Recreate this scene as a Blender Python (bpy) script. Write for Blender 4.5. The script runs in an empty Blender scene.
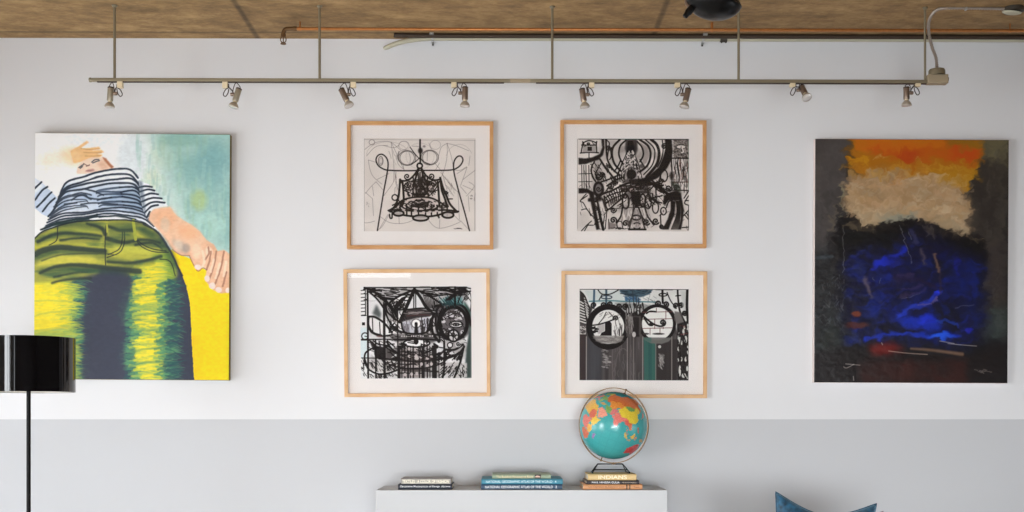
import bpy, bmesh, math, random
import numpy as np
from mathutils import Vector, Matrix, Euler
C = bpy.context.scene.collection
PI = math.pi
rnd = random.Random(7)

# ------------------------------------------------------------------ camera geometry (lens of 1217 px, 7 m from the picture wall)
F, HY, YAW, DIST, EYE = 1217.0, 419.0, 0.0085, 7.0, 1.4
def at(px, py, Y):
    """the point of the vertical plane y = Y (0 = the picture wall) seen at a pixel of the photograph"""
    xc, zc = (px - 512) / F, (HY - py) / F
    d = Vector((math.sin(YAW) + xc * math.cos(YAW), math.cos(YAW) - xc * math.sin(YAW), zc))
    t = (Y + DIST) / d.y
    return Vector((0, -DIST, EYE)) + d * t
def S(Y): return (DIST + Y) / F           # metres per pixel at plane Y

# ------------------------------------------------------------------ materials
def lin(c):
    r = []
    for v in c:
        v = v / 255.0
        r.append(v / 12.92 if v <= 0.04045 else ((v + 0.055) / 1.055) ** 2.4)
    return r
def mat(name, col, rough=0.6, metal=0.0, vary=0.06, scale=12.0, bump=0.0, stretch=(1, 1, 1), coat=0.0, sheen=0.0, spec=0.5, spread=None):
    m = bpy.data.materials.new(name); m.use_nodes = True
    nt = m.node_tree; N = nt.nodes; L = nt.links
    b = N['Principled BSDF']
    tc = N.new('ShaderNodeTexCoord'); mp = N.new('ShaderNodeMapping'); mp.inputs['Scale'].default_value = stretch
    nz = N.new('ShaderNodeTexNoise'); nz.inputs['Scale'].default_value = scale; nz.inputs['Detail'].default_value = 5
    L.new(tc.outputs['Object'], mp.inputs['Vector']); L.new(mp.outputs[0], nz.inputs['Vector'])
    rp = N.new('ShaderNodeValToRGB'); c = lin(col)
    rp.color_ramp.elements[0].position = 0.3; rp.color_ramp.elements[1].position = 0.7
    lo = lin(spread[0]) if spread else [v * (1 - vary) for v in c]
    hi = lin(spread[1]) if spread else [min(1, v * (1 + vary)) for v in c]
    rp.color_ramp.elements[0].color = (*lo, 1); rp.color_ramp.elements[1].color = (*hi, 1)
    L.new(nz.outputs['Fac'], rp.inputs[0]); L.new(rp.outputs[0], b.inputs['Base Color'])
    b.inputs['Roughness'].default_value = rough; b.inputs['Metallic'].default_value = metal
    b.inputs['Coat Weight'].default_value = coat; b.inputs['Coat Roughness'].default_value = 0.04
    b.inputs['Sheen Weight'].default_value = sheen; b.inputs['Specular IOR Level'].default_value = spec
    if bump:
        bp = N.new('ShaderNodeBump'); bp.inputs['Strength'].default_value = bump; bp.inputs['Distance'].default_value = 0.004
        L.new(nz.outputs['Fac'], bp.inputs['Height']); L.new(bp.outputs[0], b.inputs['Normal'])
    return m
def paint_mat(name, rough=0.5, spec=0.3):
    m = bpy.data.materials.new(name); m.use_nodes = True
    N = m.node_tree.nodes; b = N['Principled BSDF']
    a = N.new('ShaderNodeAttribute'); a.attribute_name = 'paint'
    m.node_tree.links.new(a.outputs['Color'], b.inputs['Base Color'])
    b.inputs['Roughness'].default_value = rough; b.inputs['Specular IOR Level'].default_value = spec
    return m

# ------------------------------------------------------------------ objects
def tag(o, label=None, cat=None, group=None, kind=None):
    if label: o['label'] = label
    if cat: o['category'] = cat
    if group: o['group'] = group
    if kind: o['kind'] = kind
    return o
def thing(name, loc, label, cat, group=None, rot=(0, 0, 0)):
    o = bpy.data.objects.new(name, None); C.objects.link(o)
    o.location = loc; o.rotation_euler = rot; o.empty_display_size = 0.05
    return tag(o, label, cat, group)

class G:
    """collects shapes, then links them as ONE mesh object"""
    def __init__(s): s.v = []; s.f = []; s.sm = []
    def add(s, v, f, smooth=False):
        n = len(s.v); s.v += [tuple(p) for p in v]; s.f += [tuple(i + n for i in q) for q in f]; s.sm += [smooth] * len(f); return s
    def box(s, lo, hi, R=None, c=None):
        x0, y0, z0 = lo; x1, y1, z1 = hi
        v = [Vector(p) for p in ((x0,y0,z0),(x1,y0,z0),(x1,y1,z0),(x0,y1,z0),(x0,y0,z1),(x1,y0,z1),(x1,y1,z1),(x0,y1,z1))]
        if R is not None: v = [R @ p + (c or Vector()) for p in v]
        return s.add(v, [(0,3,2,1),(4,5,6,7),(0,1,5,4),(1,2,6,5),(2,3,7,6),(3,0,4,7)])
    def tube(s, pts, r, n=10, closed=False, caps=True):
        pts = [Vector(p) for p in pts]; m = len(pts); rs = r if isinstance(r, (list, tuple)) else [r] * m
        T = []
        for i in range(m):
            a = pts[(i - 1) % m] if closed or i > 0 else pts[i]; b = pts[(i + 1) % m] if closed or i < m - 1 else pts[i]
            T.append((b - a).normalized())
        ref = Vector((0, 0, 1)) if abs(T[0].z) < 0.9 else Vector((0, 1, 0))
        u = T[0].cross(ref).normalized(); v = []; f = []
        for i in range(m):
            u = (u - T[i] * u.dot(T[i])).normalized(); w = T[i].cross(u)
            for k in range(n):
                a = 2 * PI * k / n; v.append(pts[i] + (u * math.cos(a) + w * math.sin(a)) * rs[i])
        for i in range(m if closed else m - 1):
            j = (i + 1) % m
            for k in range(n): f.append((i*n + k, i*n + (k+1) % n, j*n + (k+1) % n, j*n + k))
        s.add(v, f, True)
        if caps and not closed:
            s.add([v[k] for k in range(n)], [tuple(range(n))[::-1]]); s.add([v[(m-1)*n + k] for k in range(n)], [tuple(range(n))])
        return s
    def lathe(s, prof, o=(0, 0, 0), axis=(0, 0, 1), n=24, smooth=True):
        o = Vector(o); ax = Vector(axis).normalized(); q = Vector((0, 0, 1)).rotation_difference(ax)
        v = []; f = []
        for (r, z) in prof:
            for k in range(n):
                a = 2 * PI * k / n; v.append(o + q @ Vector((r * math.cos(a), r * math.sin(a), z)))
        for i in range(len(prof) - 1):
            for k in range(n): f.append((i*n + k, i*n + (k+1) % n, (i+1)*n + (k+1) % n, (i+1)*n + k))
        return s.add(v, f, smooth)
    def build(s, name, m, parent=None, local=False, bevel=0, seg=2, label=None):
        me = bpy.data.meshes.new(name)
        off = Vector() if (parent is None or local) else parent_world(parent)
        me.from_pydata([tuple(Vector(p) - off) for p in s.v], [], s.f); me.update()
        bm = bmesh.new(); bm.from_mesh(me); bmesh.ops.recalc_face_normals(bm, faces=bm.faces); bm.to_mesh(me); bm.free()
        me.polygons.foreach_set('use_smooth', s.sm); me.set_sharp_from_angle(angle=.7); me.materials.append(m)
        o = bpy.data.objects.new(name, me); C.objects.link(o)
        if parent is not None: o.parent = parent
        if bevel:
            b = o.modifiers.new('bevel', 'BEVEL'); b.width = bevel; b.segments = seg; b.limit_method = 'ANGLE'; b.angle_limit = 0.7
        if label: o['label'] = label
        return o
def parent_world(o):
    p = Vector()
    while o is not None: p += o.location; o = o.parent
    return p
def crom(pts, n=8, closed=False):
    P = [Vector(p) for p in pts]; m = len(P); out = []
    rng = range(m) if closed else range(m - 1)
    for i in rng:
        g = lambda k: P[k % m] if closed else P[max(0, min(m - 1, k))]
        a, b, c, d = g(i-1), g(i), g(i+1), g(i+2)
        for j in range(n):
            t = j / n
            out.append(0.5 * ((2*b) + (c-a)*t + (2*a-5*b+4*c-d)*t*t + (3*b-a-3*c+d)*t**3))
    if not closed: out.append(P[-1])
    return out

def color_grid(name, P, rgb, m, parent, relief=None):
    """a finely divided painted sheet: P = H x W x 3 points, rgb = H x W x 3 linear colours"""
    H, W = rgb.shape[:2]
    me = bpy.data.meshes.new(name); nq = (H - 1) * (W - 1)
    me.vertices.add(H * W); me.vertices.foreach_set('co', P.reshape(-1).astype(np.float32))
    idx = np.arange(H * W).reshape(H, W)
    q = np.stack([idx[1:, :-1], idx[1:, 1:], idx[:-1, 1:], idx[:-1, :-1]], -1).reshape(-1)
    me.loops.add(nq * 4); me.loops.foreach_set('vertex_index', q.astype(np.int32))
    me.polygons.add(nq); me.polygons.foreach_set('loop_start', np.arange(0, nq * 4, 4, dtype=np.int32))
    me.polygons.foreach_set('loop_total', np.full(nq, 4, np.int32)); me.polygons.foreach_set('use_smooth', np.ones(nq, bool))
    me.update(calc_edges=True); me.validate()
    at_ = me.attributes.new('paint', 'FLOAT_COLOR', 'POINT')
    col = np.ones((H, W, 4), np.float32); col[..., :3] = rgb; at_.data.foreach_set('color', col.reshape(-1))
    me.materials.append(m)
    o = bpy.data.objects.new(name, me); C.objects.link(o); o.parent = parent
    return o

# ------------------------------------------------------------------ painting and drawing by hand, stroke by stroke
class Art:
    def __init__(s, x0, y0, x1, y1, W, H, base, seed=1):
        s.x = np.linspace(x0, x1, W); s.y = np.linspace(y0, y1, H); s.W, s.H = W, H
        s.X, s.Y = np.meshgrid(s.x, s.y); s.C = np.ones((H, W, 3)) * np.array(base) / 255.0
        s.dx = (x1 - x0) / (W - 1); s.dy = (y1 - y0) / (H - 1); s.x0, s.y0 = x0, y0
        s.bold = 1.0; s.r = random.Random(seed); s.nr = np.random.RandomState(seed)
    def win(s, xa, ya, xb, yb):
        i0 = max(0, int((xa - s.x0) / s.dx)); i1 = min(s.W, int((xb - s.x0) / s.dx) + 2)
        j0 = max(0, int((ya - s.y0) / s.dy)); j1 = min(s.H, int((yb - s.y0) / s.dy) + 2)
        return (slice(j0, j1), slice(i0, i1)) if i1 > i0 and j1 > j0 else None
    def mix(s, w, m, col):
        c = np.asarray(col, float); c = c / 255.0
        s.C[w] = s.C[w] * (1 - m[..., None]) + c * m[..., None]
    def smooth(s, pts, closed=False, n=6):
        if len(pts) < 3: return np.array(pts, float)
        return np.array([(p.x, p.y) for p in crom([(a, b, 0) for a, b in pts], n, closed)])
    def stroke(s, pts, w, col=(30, 26, 25), a=1.0, soft=None, closed=False, w2=None, curve=True):
        p = s.smooth(pts, closed) if curve else np.array(pts, float)
        if closed: p = np.vstack([p, p[:1]])
        w *= s.bold; w2 = None if w2 is None else w2 * s.bold; soft = soft or max(s.dx * 1.2, 2.0); w2 = w if w2 is None else w2
        R = max(w, w2) / 2 + soft
        W = s.win(p[:, 0].min() - R, p[:, 1].min() - R, p[:, 0].max() + R, p[:, 1].max() + R)
        if W is None: return
        M = np.zeros(s.X[W].shape); n = len(p) - 1; jy, ix = W[0].start, W[1].start
        for i in range(n):
            (xa, ya), (xb, yb) = p[i], p[i + 1]
            V = s.win(min(xa, xb) - R, min(ya, yb) - R, max(xa, xb) + R, max(ya, yb) + R)
            if V is None: continue
            X, Y = s.X[V], s.Y[V]; ux, uy = xb - xa, yb - ya; L2 = ux*ux + uy*uy + 1e-9
            t = np.clip(((X - xa) * ux + (Y - ya) * uy) / L2, 0, 1)
            d = np.hypot(X - xa - t * ux, Y - ya - t * uy)
            ww = w + (w2 - w) * (i + 0.5) / n
            k = np.clip((ww / 2 - d) / soft + 0.5, 0, 1)
            if ww < soft: k *= ww / soft * 1.3
            v = (slice(V[0].start - jy, V[0].stop - jy), slice(V[1].start - ix, V[1].stop - ix))
            M[v] = np.maximum(M[v], k)
        s.mix(W, np.clip(M, 0, 1) * a, col)
    def strokes(s, lst, w, col=(30, 26, 25), a=1.0, **k):
        for p in lst: s.stroke(p, w, col, a, **k)
    def blur(s, m, rx, ry):
        for ax, r in ((1, rx), (0, ry)):
            r = int(round(r))
            if r < 1: continue
            for _ in range(2):
                pad = [(0, 0), (0, 0)]; pad[ax] = (r + 1, r); q = np.cumsum(np.pad(m, pad, mode='edge'), ax)
                m = (np.take(q, range(2*r + 1, q.shape[ax]), ax) - np.take(q, range(0, q.shape[ax] - 2*r - 1), ax)) / (2*r + 1)
        return m
    def mask(s, pts, soft=0, curve=False):
        p = s.smooth(pts, True) if curve else np.array(pts, float)
        M = np.zeros(s.X.shape, bool); n = len(p)
        W = s.win(p[:, 0].min(), p[:, 1].min(), p[:, 0].max(), p[:, 1].max())
        if W is None: return M.astype(float)
        X, Y = s.X[W], s.Y[W]; m = np.zeros(X.shape, bool)
        for i in range(n):
            (xa, ya), (xb, yb) = p[i], p[(i + 1) % n]
            if ya == yb: continue
            m ^= ((ya > Y) != (yb > Y)) & (X < (xb - xa) * (Y - ya) / (yb - ya) + xa)
        M[W] = m; M = M.astype(float)
        return s.blur(M, soft / s.dx / 2, soft / s.dy / 2) if soft else M
    def poly(s, pts, col, a=1.0, soft=0, curve=False, tex=None):
        m = s.mask(pts, soft, curve) * a
        if tex is not None: m = m * tex
        s.mix((slice(None), slice(None)), m, col)
    def blob(s, cx, cy, rx, ry, col, a=1.0, hard=0.0, rot=0.0, tex=None):
        """soft-edged dab; hard = 1 gives a crisp disc"""
        R = max(rx, ry) * 1.6
        W = s.win(cx - R, cy - R, cx + R, cy + R)
        if W is None: return
        X, Y = s.X[W] - cx, s.Y[W] - cy; c, n = math.cos(rot), math.sin(rot)
        d = np.hypot((X * c + Y * n) / rx, (-X * n + Y * c) / ry)
        e = 0.6 * (1 - hard) + 0.02 + s.dx / min(rx, ry) * 0.5 * hard
        m = np.clip((1 - d) / e + 0.5 * hard, 0, 1); m = m * m * (3 - 2 * m) * a
        if tex is not None: m = m * tex[W]
        s.mix(W, m, col)
    def ring(s, cx, cy, rx, ry, w, col=(30, 26, 25), a=1.0, a0=0, a1=360, rot=0):
        n = 28; P = []
        for i in range(n + 1):
            t = math.radians(a0 + (a1 - a0) * i / n); x, y = rx * math.cos(t), ry * math.sin(t)
            P.append((cx + x * math.cos(rot) - y * math.sin(rot), cy + x * math.sin(rot) + y * math.cos(rot)))
        s.stroke(P, w, col, a, curve=False)
    def curl(s, cx, cy, r, w, col=(30, 26, 25), turns=1.5, start=0, dirn=1, a=1.0):
        n = 26; P = []
        for i in range(n + 1):
            t = i / n; an = math.radians(start) + dirn * turns * 2 * PI * t; q = r * (1 - 0.85 * t)
            P.append((cx + q * math.cos(an), cy + q * math.sin(an)))
        s.stroke(P, w, col, a, curve=False)
    def hatch(s, x0, y0, x1, y1, dx, dy, n, w, col=(30, 26, 25), a=1.0, jit=0.3):
        """n short marks of direction (dx, dy) scattered over a box"""
        for _ in range(n):
            x, y = s.r.uniform(x0, x1), s.r.uniform(y0, y1); k = s.r.uniform(0.6, 1.2)
            ux, uy = dx * k, dy * k; b = jit * math.hypot(dx, dy)
            s.stroke([(x - ux/2, y - uy/2), (x + s.r.uniform(-b, b) * .4, y + s.r.uniform(-b, b) * .4), (x + ux/2, y + uy/2)], w * s.r.uniform(.7, 1.3), col, a)
    def scribble(s, x0, y0, x1, y1, n, w, col=(30, 26, 25), a=1.0, loops=7):
        for _ in range(n):
            P = [(s.r.uniform(x0, x1), s.r.uniform(y0, y1)) for _ in range(loops)]
            s.stroke(P, w * s.r.uniform(.7, 1.3), col, a)
    def noise(s, sx, sy, octv=3):
        """value noise 0..1 with features of sx by sy"""
        out = np.zeros(s.X.shape); tot = 0
        for o in range(octv):
            fx, fy = sx / 2**o, sy / 2**o
            nx, ny = int((s.x[-1] - s.x[0]) / fx) + 3, int((s.y[-1] - s.y[0]) / fy) + 3
            g = s.nr.rand(ny, nx); u = (s.X - s.x[0]) / fx; v = (s.Y - s.y[0]) / fy
            i = u.astype(int); j = v.astype(int); a = u - i; b = v - j; a = a*a*(3-2*a); b = b*b*(3-2*b)
            out += (g[j, i]*(1-a)*(1-b) + g[j, i+1]*a*(1-b) + g[j+1, i]*(1-a)*b + g[j+1, i+1]*a*b) / 2**o; tot += 1 / 2**o
        return np.clip((out / tot - 0.5) * 1.6 + 0.5, 0, 1)
    def warp(s, amp, sx, sy):
        """drags the wet paint about a little, so that edges turn ragged"""
        u = (s.noise(sx, sy) - .5) * 2 * amp / s.dx; v = (s.noise(sx, sy) - .5) * 2 * amp / s.dy
        J, I = np.mgrid[0:s.H, 0:s.W]; i = np.clip(I + u, 0, s.W - 1.001); j = np.clip(J + v, 0, s.H - 1.001)
        a = (i % 1)[..., None]; b = (j % 1)[..., None]; i = i.astype(int); j = j.astype(int); c = s.C
        s.C = (c[j, i]*(1-a) + c[j, i+1]*a)*(1-b) + (c[j+1, i]*(1-a) + c[j+1, i+1]*a)*b
    def linear(s, gain=1.0):
        c = np.clip(s.C, 0, 1); l = np.where(c <= 0.04045, c / 12.92, ((c + 0.055) / 1.055) ** 2.4)
        return np.clip(l * gain, 0.004, 0.92)
# ------------------------------------------------------------------ the four ink and charcoal drawings
INK = (32, 27, 27)
def paper(x0, y0, x1, y1, seed, base=(226, 217, 211)):
    A = Art(x0, y0, x1, y1, int((x1 - x0) / 2.9), int((y1 - y0) / 2.9), base, seed)
    n = A.noise(160, 120); A.C *= (0.97 + 0.05 * n)[..., None]; A.bold = 1.22
    return A

def drawing_bell():
    A = paper(38, 28, 988, 822, 11)
    PEN = (95, 84, 82)
    # pencil construction lines
    for p in [[(45,125),(90,90),(150,62),(220,55),(270,65),(320,105),(350,130)], [(268,62),(280,160),(292,270),(290,400)], [(268,62),(310,150),(345,230),(380,300)],
              [(330,180),(345,140),(400,125)], [(75,215),(90,300),(120,360),(190,420)], [(75,215),(140,235)], [(745,70),(745,180),(720,300),(690,370)],
              [(745,72),(700,100),(680,150),(665,215)], [(745,72),(820,90),(930,135)], [(745,72),(780,180),(800,290)], [(915,275),(890,350),(860,430)], [(915,275),(830,330)],
              [(910,270),(860,300),(800,300)], [(690,320),(740,380),(800,450),(850,500)], [(310,320),(290,400),(220,500),(205,520)], [(700,310),(730,420),(760,520)],
              [(140,400),(90,450),(50,500)], [(140,400),(200,470)], [(50,490),(110,545)], [(110,545),(118,690)], [(40,750),(80,748),(128,735)], [(930,400),(975,440),(910,520)],
              [(925,520),(935,650)], [(975,560),(985,500)], [(835,440),(850,720)], [(240,680),(170,800)], [(270,640),(200,770),(150,815)], [(860,730),(935,812)], [(800,680),(860,740)],
              [(180,700),(250,745),(330,756),(400,748),(460,725)], [(335,700),(338,755)], [(590,730),(630,775),(680,795),(760,780),(850,745)], [(683,720),(680,795)],
              [(450,96),(520,100)], [(430,105),(405,60),(350,60),(330,100)], [(590,70),(610,120)], [(420,150),(432,200),(425,260)], [(578,140),(575,220)], [(640,240),(700,310)], [(370,250),(380,310)],
              [(680,240),(640,310)], [(310,180),(330,250),(370,290)], [(860,440),(910,500)], [(200,90),(290,110),(330,90)], [(60,180),(140,100),(240,90)], [(940,180),(930,260)], [(985,300),(880,380)],
              [(150,380),(250,330)], [(110,440),(120,520)], [(740,430),(800,520)], [(880,430),(970,470)]]:
        A.stroke(p, 3.5, PEN, .55)
    A.ring(105,64,24,22,4,PEN,.7); A.ring(375,90,40,35,3,PEN,.45); A.ring(645,85,45,38,3,PEN,.45); A.ring(240,170,180,110,4,PEN,.25,180,330)
    A.ring(850,230,120,150,3,PEN,.3,200,330); A.ring(515,180,120,110,3,PEN,.25); A.hatch(300,320,340,520,6,60,14,3,PEN,.4); A.hatch(60,560,80,620,4,10,5,3,PEN,.5); A.hatch(945,510,965,545,8,6,6,5,PEN,.6)
    A.hatch(690,360,800,460,30,50,10,3,PEN,.4); A.hatch(240,120,330,240,20,60,8,3,PEN,.3); A.hatch(730,400,810,520,12,30,10,3,PEN,.35)
    A.blob(515,600,330,120,(150,125,120),.22); A.blob(515,470,180,160,(150,130,125),.35)
    A.stroke([(38,40),(985,46)],3,PEN,.5,curve=False); A.stroke([(38,32),(40,820)],3,PEN,.7,curve=False); A.stroke([(982,42),(982,815)],3,PEN,.7,curve=False)
    # whips and legs
    A.stroke([(152,815),(180,640),(206,480),(232,340),(243,250),(228,195),(190,166),(155,178),(140,215),(158,260),(200,290),(250,302),(390,306),(520,303),(700,302),(790,297),(838,276),(868,245),(880,210),(865,183),(838,182),(812,210),(800,255),(806,330),(828,420),(855,520),(895,660),(936,815)],10,INK,.95)
    A.ring(180,222,20,38,6,(90,80,78),.8); A.ring(182,222,10,26,4,(90,80,78),.6)
    A.stroke([(515,42),(515,120),(517,200),(515,260)],12); A.blob(518,135,28,36,INK,.95); A.blob(550,98,18,14,(90,80,80),.6)
    for rx, ry in ((74,64),(62,58)):
        A.ring(405,197,rx,ry,5,(60,52,52),.75); A.ring(598,193,rx,ry,5,(60,52,52),.75)
    A.stroke([(430,105),(470,160),(510,205)],6); A.stroke([(335,140),(325,200),(360,250)],5,INK,.6); A.stroke([(440,250),(480,225),(515,190)],6); A.stroke([(600,250),(550,230),(515,195)],6)
    A.ring(512,263,22,22,12); A.blob(512,263,12,12,(225,216,212),1,1)
    # bell frame
    for p in [[(498,290),(470,335),(430,375),(390,392),(345,388)], [(530,290),(565,345),(610,378),(650,385),(685,378)], [(505,290),(480,360),(455,430)], [(525,290),(550,370),(590,420)]]: A.stroke(p,13)
    for p in [[(345,380),(340,450),(330,530),(300,610),(250,646)], [(365,400),(372,470),(375,560),(360,610)], [(686,365),(710,450),(740,520),(770,590),(830,655)], [(665,400),(672,480),(680,600)], [(690,390),(700,470),(725,540),(745,600)]]: A.stroke(p,15)
    A.strokes([[(350,395),(395,470),(430,520)], [(680,395),(640,470),(590,520)], [(375,470),(440,500),(515,510),(600,500),(660,470)], [(380,430),(430,395),(470,420),(440,470),(390,460)], [(650,430),(600,400),(570,430),(600,480),(640,470)]],8)
    A.strokes([[(x,320+abs(x-515)*.5),(x+j,420),(x-j,520)] for x,j in ((455,4),(480,-5),(500,3),(515,0),(535,-4),(555,5),(580,-3))],10,INK,.9)
    A.curl(405,355,27,9,turns=1.3,start=60); A.curl(610,352,28,9,turns=1.3,start=120,dirn=-1); A.curl(628,418,32,9,turns=1.4,start=200); A.curl(405,425,28,9,turns=1.4); A.curl(590,410,22,8)
    A.scribble(455,350,580,510,4,6,INK,.8); A.scribble(390,400,460,510,2,5,INK,.7); A.scribble(570,400,650,510,2,5,INK,.7)
    A.ring(515,470,60,60,8); A.ring(515,470,32,46,8); A.stroke([(440,395),(515,380),(600,395)],8); A.blob(515,470,30,40,INK,.75)
    for p in [[(470,400),(540,395)],[(450,440),(580,440)],[(430,500),(600,505)]]: A.stroke(p,8)
    for x,y in ((480,410),(545,415),(500,450),(540,480),(470,480),(430,500),(600,500),(560,440)): A.blob(x,y,9,9,(205,194,190),.9,.6)
    A.blob(515,440,90,90,(60,52,50),.45); A.hatch(400,400,640,520,14,26,30,6); A.hatch(360,540,680,640,26,10,30,6)
    # crown of the bell
    A.ring(515,590,165,62,11); A.ring(515,600,120,44,10,INK,.9); A.ring(515,585,70,30,10,INK,.9)
    A.stroke([(300,622),(360,560),(440,535),(515,530),(600,535),(680,570),(745,618)],12)
    A.stroke([(245,645),(330,638),(420,645),(515,650),(620,645),(740,640),(842,652)],13); A.stroke([(255,650),(330,675),(420,690),(515,698),(620,692),(720,670),(835,655)],14)
    A.stroke([(280,600),(340,580),(420,590)],9); A.scribble(420,570,610,625,5,6,INK,.85); A.scribble(300,570,370,640,2,5,INK,.7); A.scribble(670,570,760,640,3,5,INK,.7)
    A.blob(515,600,70,30,INK,.7)
    for x in (345,400,440,500,560,610,660,700,745): A.stroke([(x,600),(x+2,690)],11)
    for x,y in ((400,575),(455,555),(570,560),(630,585),(475,650),(545,660),(600,655),(375,640),(655,650)): A.blob(x,y,17,10,(206,192,188),.9,.5)
    for cx,cy,rx,ry in ((332,668,44,22),(520,708,66,24),(752,682,48,25)): A.blob(cx,cy,rx,ry,(190,180,176),.9,1); A.ring(cx,cy,rx,ry,14)
    A.ring(300,534,24,24,9); A.stroke([(324,540),(345,580)],8); A.stroke([(255,680),(260,708),(275,708),(277,672)],11); A.stroke([(745,545),(790,545)],8); A.curl(735,490,18,8); A.stroke([(672,690),(676,705)],12); A.stroke([(715,660),(705,690)],9)
    A.hatch(800,795,870,800,14,3,9,4,INK,.8)
    return A

def drawing_gate():
    A = paper(22, 36, 972, 822, 22)
    W = (222, 212, 206)
    wash = A.noise(120, 100)
    A.poly([(230,40),(830,40),(820,420),(760,620),(560,640),(300,640),(150,560),(150,260)],(120,110,106),.62,soft=60,tex=np.clip(wash*1.5-.25,0,1)); A.poly([(40,500),(960,480),(960,810),(40,810)],(150,140,136),.45,soft=50,tex=wash)
    # thin pencil net
    A.hatch(100,240,240,460,30,60,20,4,(90,80,78),.6); A.hatch(620,380,760,560,40,40,20,4,(80,70,70),.6)
    # house and dark sweep, left
    A.poly([(36,198),(90,204),(150,195),(215,165),(236,110),(228,42),(252,40),(256,120),(242,176),(205,215),(150,232),(95,252),(36,256)],INK,curve=False,soft=6)
    A.strokes([[(72,72),(58,150)],[(185,70),(190,150)],[(72,72),(125,52),(185,70)],[(50,158),(130,152),(205,156)],[(62,90),(185,90)],[(190,60),(185,80)],[(70,62),(80,80)]],9)
    A.poly([(75,95),(180,95),(182,150),(70,150)],(150,142,138),.8); A.poly([(110,105),(148,105),(148,140),(110,140)],INK); A.stroke([(124,160),(124,198)],7); A.hatch(75,70,180,95,10,14,16,4)
    g = lambda *P: [(x * 1.566 + 17, y * 1.566 + 25.6) for x, y in P]
    def gs(lst, w, col=INK, a=1.0):
        for P in lst: A.stroke(g(*P), w, col, a)
    # rings round the centre
    A.poly(g((340,20),(385,55),(398,100),(378,140),(352,150),(362,100),(352,50)),(150,138,134),.8,soft=8); A.poly(g((215,20),(200,60),(198,120),(225,165),(240,150),(225,100),(240,40)),(196,186,180),.8,soft=8)
    gs([((235,12),(200,50),(193,95),(208,145),(245,185)), ((340,10),(388,45),(402,95),(385,150),(345,185))],15); gs([((268,15),(238,45),(230,90),(244,130),(262,150)), ((330,22),(356,55),(362,95),(345,130))],12)
    gs([((160,8),(163,80),(172,130),(200,175),(235,205)),],13); gs([((128,118),(155,160),(190,205),(215,240))],14); gs([((404,10),(436,40),(448,90),(432,150),(380,212))],20); gs([((372,10),(415,50),(425,90),(410,150),(365,200))],9)
    gs([((465,15),(470,60),(462,110),(440,160))],8); A.poly(g((478,8),(516,8),(522,70),(518,115),(492,165),(442,218),(385,246),(330,246),(335,230),(392,208),(446,160),(470,105),(484,50)),INK,soft=5)
    gs([((165,15),(178,30),(175,60),(168,110)), ((180,120),(188,100),(182,50))],8); A.curl(290,112,24,9); A.curl(762,100,26,10,dirn=-1)
    # head and web
    A.poly(g((268,10),(330,10),(332,60),(322,95),(275,95),(262,60)),(44,38,38),.9,soft=12); A.blob(488,110,34,50,INK,.8)
    gs([((295+2*k,20),(296+4.5*k,90),(297+9*k,150),(298+13*k,225)) for k in (-6,-4.5,-3,-1.5,0,1.5,3,4.5)],7)
    for q, dx in ((110,5),(128,6),(146,7),(164,8)): gs([((296-dx*6,q+28),(296-dx*3,q+8),(296,q),(300+dx*3,q+6),(300+dx*5,q+24))],7)
    for _ in range(60):
        t = A.r.random(); a = A.r.uniform(-1,1); x, y = g((297+a*(14+72*t), 75+140*t))[0]; A.blob(x, y, A.r.uniform(4,9), A.r.uniform(6,12), (214,204,198), .9, .7)
    gs([((240,120),(228,150),(205,185)), ((250,130),(238,165),(222,200)), ((345,120),(362,150),(372,165))],10)
    A.blob(486,338,48,50,INK,.98,.5); A.ring(490,338,40,44,8,(150,140,140),.8,-70,80); A.ring(486,338,62,60,7,(120,112,112),.6,150,330); A.blob(572,268,34,26,(70,62,60),.85)
    A.poly(g((285,228),(340,222),(392,238),(420,248),(400,262),(340,255),(290,252)),INK,.92,soft=8)
    gs([((385,240),(440,265),(497,308))],22); gs([((400,225),(450,262),(470,258)), ((290,245),(250,258),(200,284),(140,308))],13)
    # right top panel, mushroom, rain
    A.poly([(838,38),(968,38),(968,198),(838,198)],(150,140,134),.9); A.hatch(840,40,966,196,12,5,200,3.5,INK,.6)
    A.blob(905,104,40,16,W,1,.9); A.stroke([(906,105),(912,150)],7,INK); A.ring(905,104,40,16,4)
    A.stroke([(912,112),(925,145),(908,152)],9,W); A.stroke([(830,200),(968,202)],9); A.hatch(842,215,966,460,3,90,64,4,INK,.75); A.stroke([(830,405),(968,402)],7,(80,60,55)); A.stroke([(822,200),(828,330),(826,470)],10); A.stroke([(800,470),(968,474)],8)
    A.hatch(845,220,960,400,2,60,14,4,(110,60,50),.5)
    A.ring(760,350,30,50,9); A.stroke([(735,330),(720,420),(760,470)],10); A.blob(824,350,24,45,INK,.9); A.curl(800,455,30,10); A.curl(860,450,24,9,dirn=-1); A.ring(828,350,18,40,6,(120,110,108),.8)
    A.poly([(810,400),(850,395),(900,440),(905,500),(860,490),(840,440)],(40,52,40),.5,soft=10)
    # left: rails, medallion, wing
    A.strokes([[(x,262),(x+3,460)] for x in (62,80,98,122)],6); A.strokes([[(36,335),(140,332)],[(36,402),(150,400)]],5); A.stroke([(170,232),(145,280),(150,350),(180,400)],10); A.stroke([(230,235),(185,320)],7); A.curl(205,360,30,10); A.curl(235,345,24,9,dirn=-1)
    A.poly([(36,455),(110,460),(165,490),(165,520),(110,498),(36,500)],INK,soft=4)
    A.blob(205,465,48,70,INK,1,.8); A.blob(205,462,28,44,(120,112,112),.9,.6); A.curl(205,462,24,8,INK,1.2); A.blob(200,545,40,30,INK,.95)
    gs([((150,318),(168,388),(212,358),(258,322)), ((135,240),(180,225),(235,200)), ((165,262),(205,235),(250,215))],11); gs([((152+k*13,318-k*7),(172+k*11,345-k*6),(178+k*10,372-k*7)) for k in range(8)],8); gs([((152,330),(200,305),(262,290)), ((160,352),(205,330),(262,305))],8)
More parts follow.
